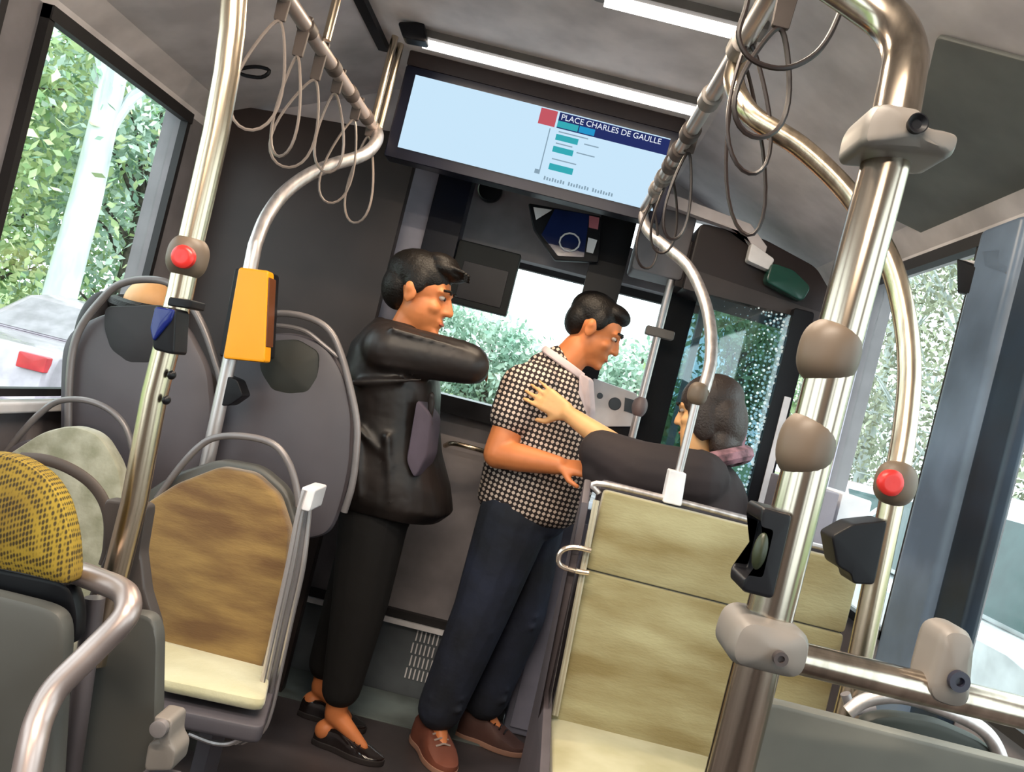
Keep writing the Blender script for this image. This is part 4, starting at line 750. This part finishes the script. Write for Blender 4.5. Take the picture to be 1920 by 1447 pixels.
remesh(s.build('top', mat('black_loose_cloth', (.020, .012, .013), .8, bump=(14, .8)), m3), .008, 5)
sf = MB(); sf.tube(sm([T3(0, .03, -.15), T3(.07, .0, -.15), T3(.075, -.07, -.14), T3(0, -.11, -.13), T3(-.075, -.07, -.14), T3(-.07, .0, -.15)], 5, True), .026, 8, closed=True); sf.cap(T3(.07, -.06, -.13), T3(.095, -.09, -.05), .03, .015); sf.build('scarf', scarf_m, m3)
# ---------- passenger 4, seated by the window
m4 = empty('person', (-1.27, 2.5, .5), 'seated passenger by the left window, only bald tan head top and dark jacket showing', 'person')
C4 = V((-1.275, 2.50, 1.245)); R4_ = frame((0, 1, -.2)); b = MB(); head_parts(b, C4, R4_, .98); b.cap((-1.27, 2.48, 1.06), (-1.275, 2.49, 1.16), .06, .055); b.ell((-1.22, 2.52, .9), (.16, .11, .2)); b.ell((-1.22, 2.55, .66), (.16, .12, .12))
for x in (-1.31, -1.13): b.cap((x, 2.58, .63), (x, 2.80, .62), .07, .055); b.cap((x, 2.83, .58), (x, 2.83, .1), .055, .04)
remesh(b.build('body', skin_pale, m4), .007, 5); face_bits(m4, C4, R4_, .98)
h = MB(); h.tube(sm([C4 + V((-.08, .02, .03)), C4 + V((-.07, -.07, .02)), C4 + V((0, -.10, .015)), C4 + V((.07, -.07, .02)), C4 + V((.08, .02, .03))], 5), .022, 8); h.build('hair', hair_m, m4)
s = MB(); s.ell((-1.22, 2.50, .92), (.20, .13, .22)); s.cap((-1.36, 2.47, 1.12), (-1.08, 2.48, 1.06), .055, .08); s.cap((-1.36, 2.47, 1.12), (-1.375, 2.50, .9), .06, .055); s.ell((-1.39, 2.44, 1.17), (.048, .07, .12))
remesh(s.build('jacket', mat('charcoal_jacket', (.018, .014, .016), .7), m4), .009, 5)
# ================================================================== OUTSIDE
struct(MB().box((-7, -6, -.37), (9, 22, -.35)).build('ground_road', asphalt_m, smooth=False)); struct(MB().box((-40, -6, -.36), (-7, 60, -.30)).build('ground_verge', grass_m, smooth=False)); struct(MB().box((9, -6, -.36), (30, 60, -.30)).build('ground_verge', grass_m, smooth=False)); struct(MB().box((-7, 22, -.36), (9, 60, -.30)).build('ground_verge', grass_m, smooth=False))
def tree(loc, h, r, leaf, bark, label, grp, nl=3000, ls=.13, trunk=.16, low=.25, bare=False):
    t = empty('tree', loc, label, 'tree', grp); L = V(loc); b = MB()
    b.tube([L, L + V((.05, 0, h * .35)), L + V((-.05, .05, h * .7)), L + V((0, 0, h * .98))], [trunk, trunk * .85, trunk * .6, trunk * .15], 10)
    cs = []
    for i in range(16):
        a = random.uniform(0, 6.28); z = h * random.uniform(low, .9); rr = r * random.uniform(.35, .85) * (1.1 - abs(z / h - .55)); e = L + V((math.cos(a) * rr, math.sin(a) * rr, z + .4)); cs.append(e)
        b.tube([L + V((0, 0, z * .8)), L.lerp(e, .5) + V((0, 0, z * .45)), e], [trunk * .35, trunk * .22, trunk * .06], 6)
        if bare:
            for q in range(4):
                e2 = e + V((random.uniform(-.8, .8), random.uniform(-.8, .8), random.uniform(-.4, .8))); b.tube([L.lerp(e, .6) + V((0, 0, z * .35)), e2], [.03, .01], 5)
    b.build('trunk', bark, t)
    n = nl; idx = rng.integers(0, len(cs), n); c = np.array([tuple(cs[i]) for i in idx]); p = c + rng.normal(0, 1, (n, 3)) * np.array([r * .26, r * .26, h * .085])
    a = rng.normal(0, 1, (n, 3)); a /= np.linalg.norm(a, axis=1)[:, None]; d = np.cross(a, rng.normal(0, 1, (n, 3))); d /= np.linalg.norm(d, axis=1)[:, None]; s = ls * rng.uniform(.6, 1.4, (n, 1))
    vs = np.concatenate([p - a * s, p + d * s * .5, p + a * s, p - d * s * .5], 1).reshape(-1, 3); fs = np.arange(4 * n).reshape(-1, 4)
    me = bpy.data.meshes.new('foliage'); me.from_pydata(vs.tolist(), [], fs.tolist()); me.materials.append(leaf); o = bpy.data.objects.new('foliage', me); COL.objects.link(o); o.parent = t; o.matrix_parent_inverse = t.matrix_basis.inverted()
TL = 'trees outside the left window'; TF = 'trees beyond the windscreen'; TR = 'trees outside the right windows'
tree((-7.0, 11.2, -.35), 8, 1.1, leaf_b, bark_m, 'pale-trunked tree standing clear in the middle of the left window', TL, 1500, .07, .24, .5)
for i, (x, y, h_, r_, m_) in enumerate(((-9.5, 11, 9, 2.6, leaf_a), (-10.5, 14.5, 10, 2.8, leaf_a), (-10, 18, 10, 3, leaf_b), (-13, 12, 11, 3, leaf_b), (-8, 14.5, 8, 2.2, leaf_b), (-13, 17, 11, 3, leaf_a))):
    tree((x, y, -.35), h_, r_, m_, dbark_m, ['green tree left of the pale trunk in the left window', 'green tree directly behind the pale trunk in the left window', 'pale tree far beyond the left window, right of the pale trunk', 'tall pale tree at the left edge of the left window', 'small pale tree right of the pale trunk near the window corner', 'tall green tree furthest back in the left window'][i], TL, 9000, .085, .14, .12)
for i, (x, y, h_, r_, m_) in enumerate(((-4.6, 24, 3.4, 2.2, leaf_b), (-2.0, 25, 3.1, 2.2, leaf_b), (.2, 24, 2.2, 1.8, leaf_b), (2.5, 24, 3.6, 2.0, leaf_b), (4.2, 20, 5.2, 2.0, leaf_a))):
    tree((x, y, -.35), h_, r_, m_, dbark_m, ['leftmost pale green tree seen low through the windscreen', 'pale green tree under the black monitor in the windscreen', 'lowest pale green tree between the two standing men heads', 'pale green tree right of the black windscreen post', 'green tree seen through the tinted dotted glass'][i], TF, 5000, .11, .12, .1)
for i, (x, y, h_, r_, m_) in enumerate(((7.0, 17.5, 8, 2.2, leaf_c), (7.5, 15, 9, 2.6, leaf_c), (7.5, 11, 8, 2.4, leaf_c), (9.5, 13, 9, 2.8, leaf_c), (8.5, 8, 8, 2.6, leaf_b), (10.5, 6, 8, 2.8, leaf_a), (11, 10, 9, 3, leaf_c))):
    tree((x, y, -.35), h_, r_, m_, bark_m, ['olive tree nearest the front in the right window behind the arched pole', 'olive tree right of the arched pole, second from the front', 'olive tree low beside the stop button in the right window', 'tall olive tree furthest back in the right window', 'pale tree right of the blue-grey window pillar', 'green tree at the right edge of the photo above the white car', 'large olive tree just left of the blue-grey window pillar'][i], TR, 7000, .065, .13, .12, True)
def car(name, loc, paint, label, hgt=1.45, W=1.75, L=4.3, dk=0.0):
    t = empty(name, loc, label, 'car'); o = V(loc)
    def prof(pts, x0, x1): 
        vs = [o + V((x0, y, z)) for y, z in pts] + [o + V((x1, y, z)) for y, z in pts]; n = len(pts)
        return vs, [(i, (i + 1) % n, n + (i + 1) % n, n + i) for i in range(n)] + [tuple(range(n)), tuple(range(2 * n - 1, n - 1, -1))]
    h = hgt / 1.45
    b = MB(); b.add(*prof([(0, .3), (.03, .75 * h), (.1, .93 * h), (.55, .98 * h), (3.1 + dk, .93 * h), (4.0 + dk * .6, .80 * h), (L, .62 * h), (L, .3), (3.7, .22), (.5, .22)], -W / 2, W / 2)); b.build('body', paint, t, bevel=.06)
    b = MB(); p = [(.25 + dk, .97 * h), (.85 + dk, 1.38 * h), (1.3 + dk, 1.45 * h), (2.2 + dk, 1.42 * h), (3.05 + dk, .95 * h)]; vs, fs = prof(p, -W / 2 + .12, W / 2 - .12); vs = [v if v.z < o.z + 1.1 * h else V((o.x + (v.x - o.x) * .86, v.y, v.z)) for v in vs]; b.add(vs, fs); b.build('roof', paint, t, bevel=.05)
    for s in (-1, 1):
        g = MB(); xs = s * (W / 2 - .11); xt = s * ((W / 2 - .12) * .86 + .012)
        g.add([o + V((xs, .55 + dk, 1.0 * h)), o + V((xt, .98 + dk, 1.36 * h)), o + V((xt, 2.12 + dk, 1.36 * h)), o + V((xs, 2.85 + dk, .99 * h)), o + V((xs - s * .02, .55 + dk, 1.0 * h)), o + V((xt - s * .02, .98 + dk, 1.36 * h)), o + V((xt - s * .02, 2.12 + dk, 1.36 * h)), o + V((xs - s * .02, 2.85 + dk, .99 * h))], [(0, 1, 2, 3), (7, 6, 5, 4), (0, 4, 5, 1), (1, 5, 6, 2), (2, 6, 7, 3), (3, 7, 4, 0)]); g.build('side_glass', MATS.get('car_glass'), t, smooth=False)
        MB().box(o + V((s * (W / 2 - .3), -.015, .72 * h)), o + V((s * (W / 2 - .02), .08, .88 * h)), .01).build('tail_lamp', tail_m, t)
        for y in (.85, 3.4): w_ = MB().lathe(o + V((s * (W / 2 - .2), y, .31)), (s, 0, 0), [(.2, 0), (.31, .01), (.31, .19), (.22, .2)]).build('wheel', tyre_m, t); MB().lathe(o + V((s * (W / 2 - .2), y, .31)), (s, 0, 0), [(.2, .19), (.19, .21), (.05, .215)]).build('hub', metal_hub, w_)
    b = MB(); b.add([o + V((-W / 2 + .25, .27 + dk, 1.0 * h)), o + V((W / 2 - .25, .27 + dk, 1.0 * h)), o + V((W / 2 - .32, .80 + dk, 1.36 * h)), o + V((-W / 2 + .32, .80 + dk, 1.36 * h)), o + V((-W / 2 + .25, .31 + dk, 1.0 * h)), o + V((W / 2 - .25, .31 + dk, 1.0 * h)), o + V((W / 2 - .32, .84 + dk, 1.36 * h)), o + V((-W / 2 + .32, .84 + dk, 1.36 * h))], [(0, 1, 2, 3), (4, 7, 6, 5), (0, 4, 5, 1), (1, 5, 6, 2), (2, 6, 7, 3), (3, 7, 4, 0)]); b.build('rear_glass', mat('painted_sky_glass', (.30, .27, .29), .15) if dk else car_glass, t, smooth=False)  # with dk set, the pale base colour paints reflected sky on the rear glass
    return t
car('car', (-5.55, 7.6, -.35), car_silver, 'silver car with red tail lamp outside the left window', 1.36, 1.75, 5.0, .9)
car('car', (2.95, 2.6, -.35), car_white, 'large white car close outside the right window', 1.72, 1.9)
car('car', (4.6, 9.5, -.35), mat('car_paint_pink', (.55, .40, .42), .3), 'pinkish pale car parked beyond the white car', 1.5)
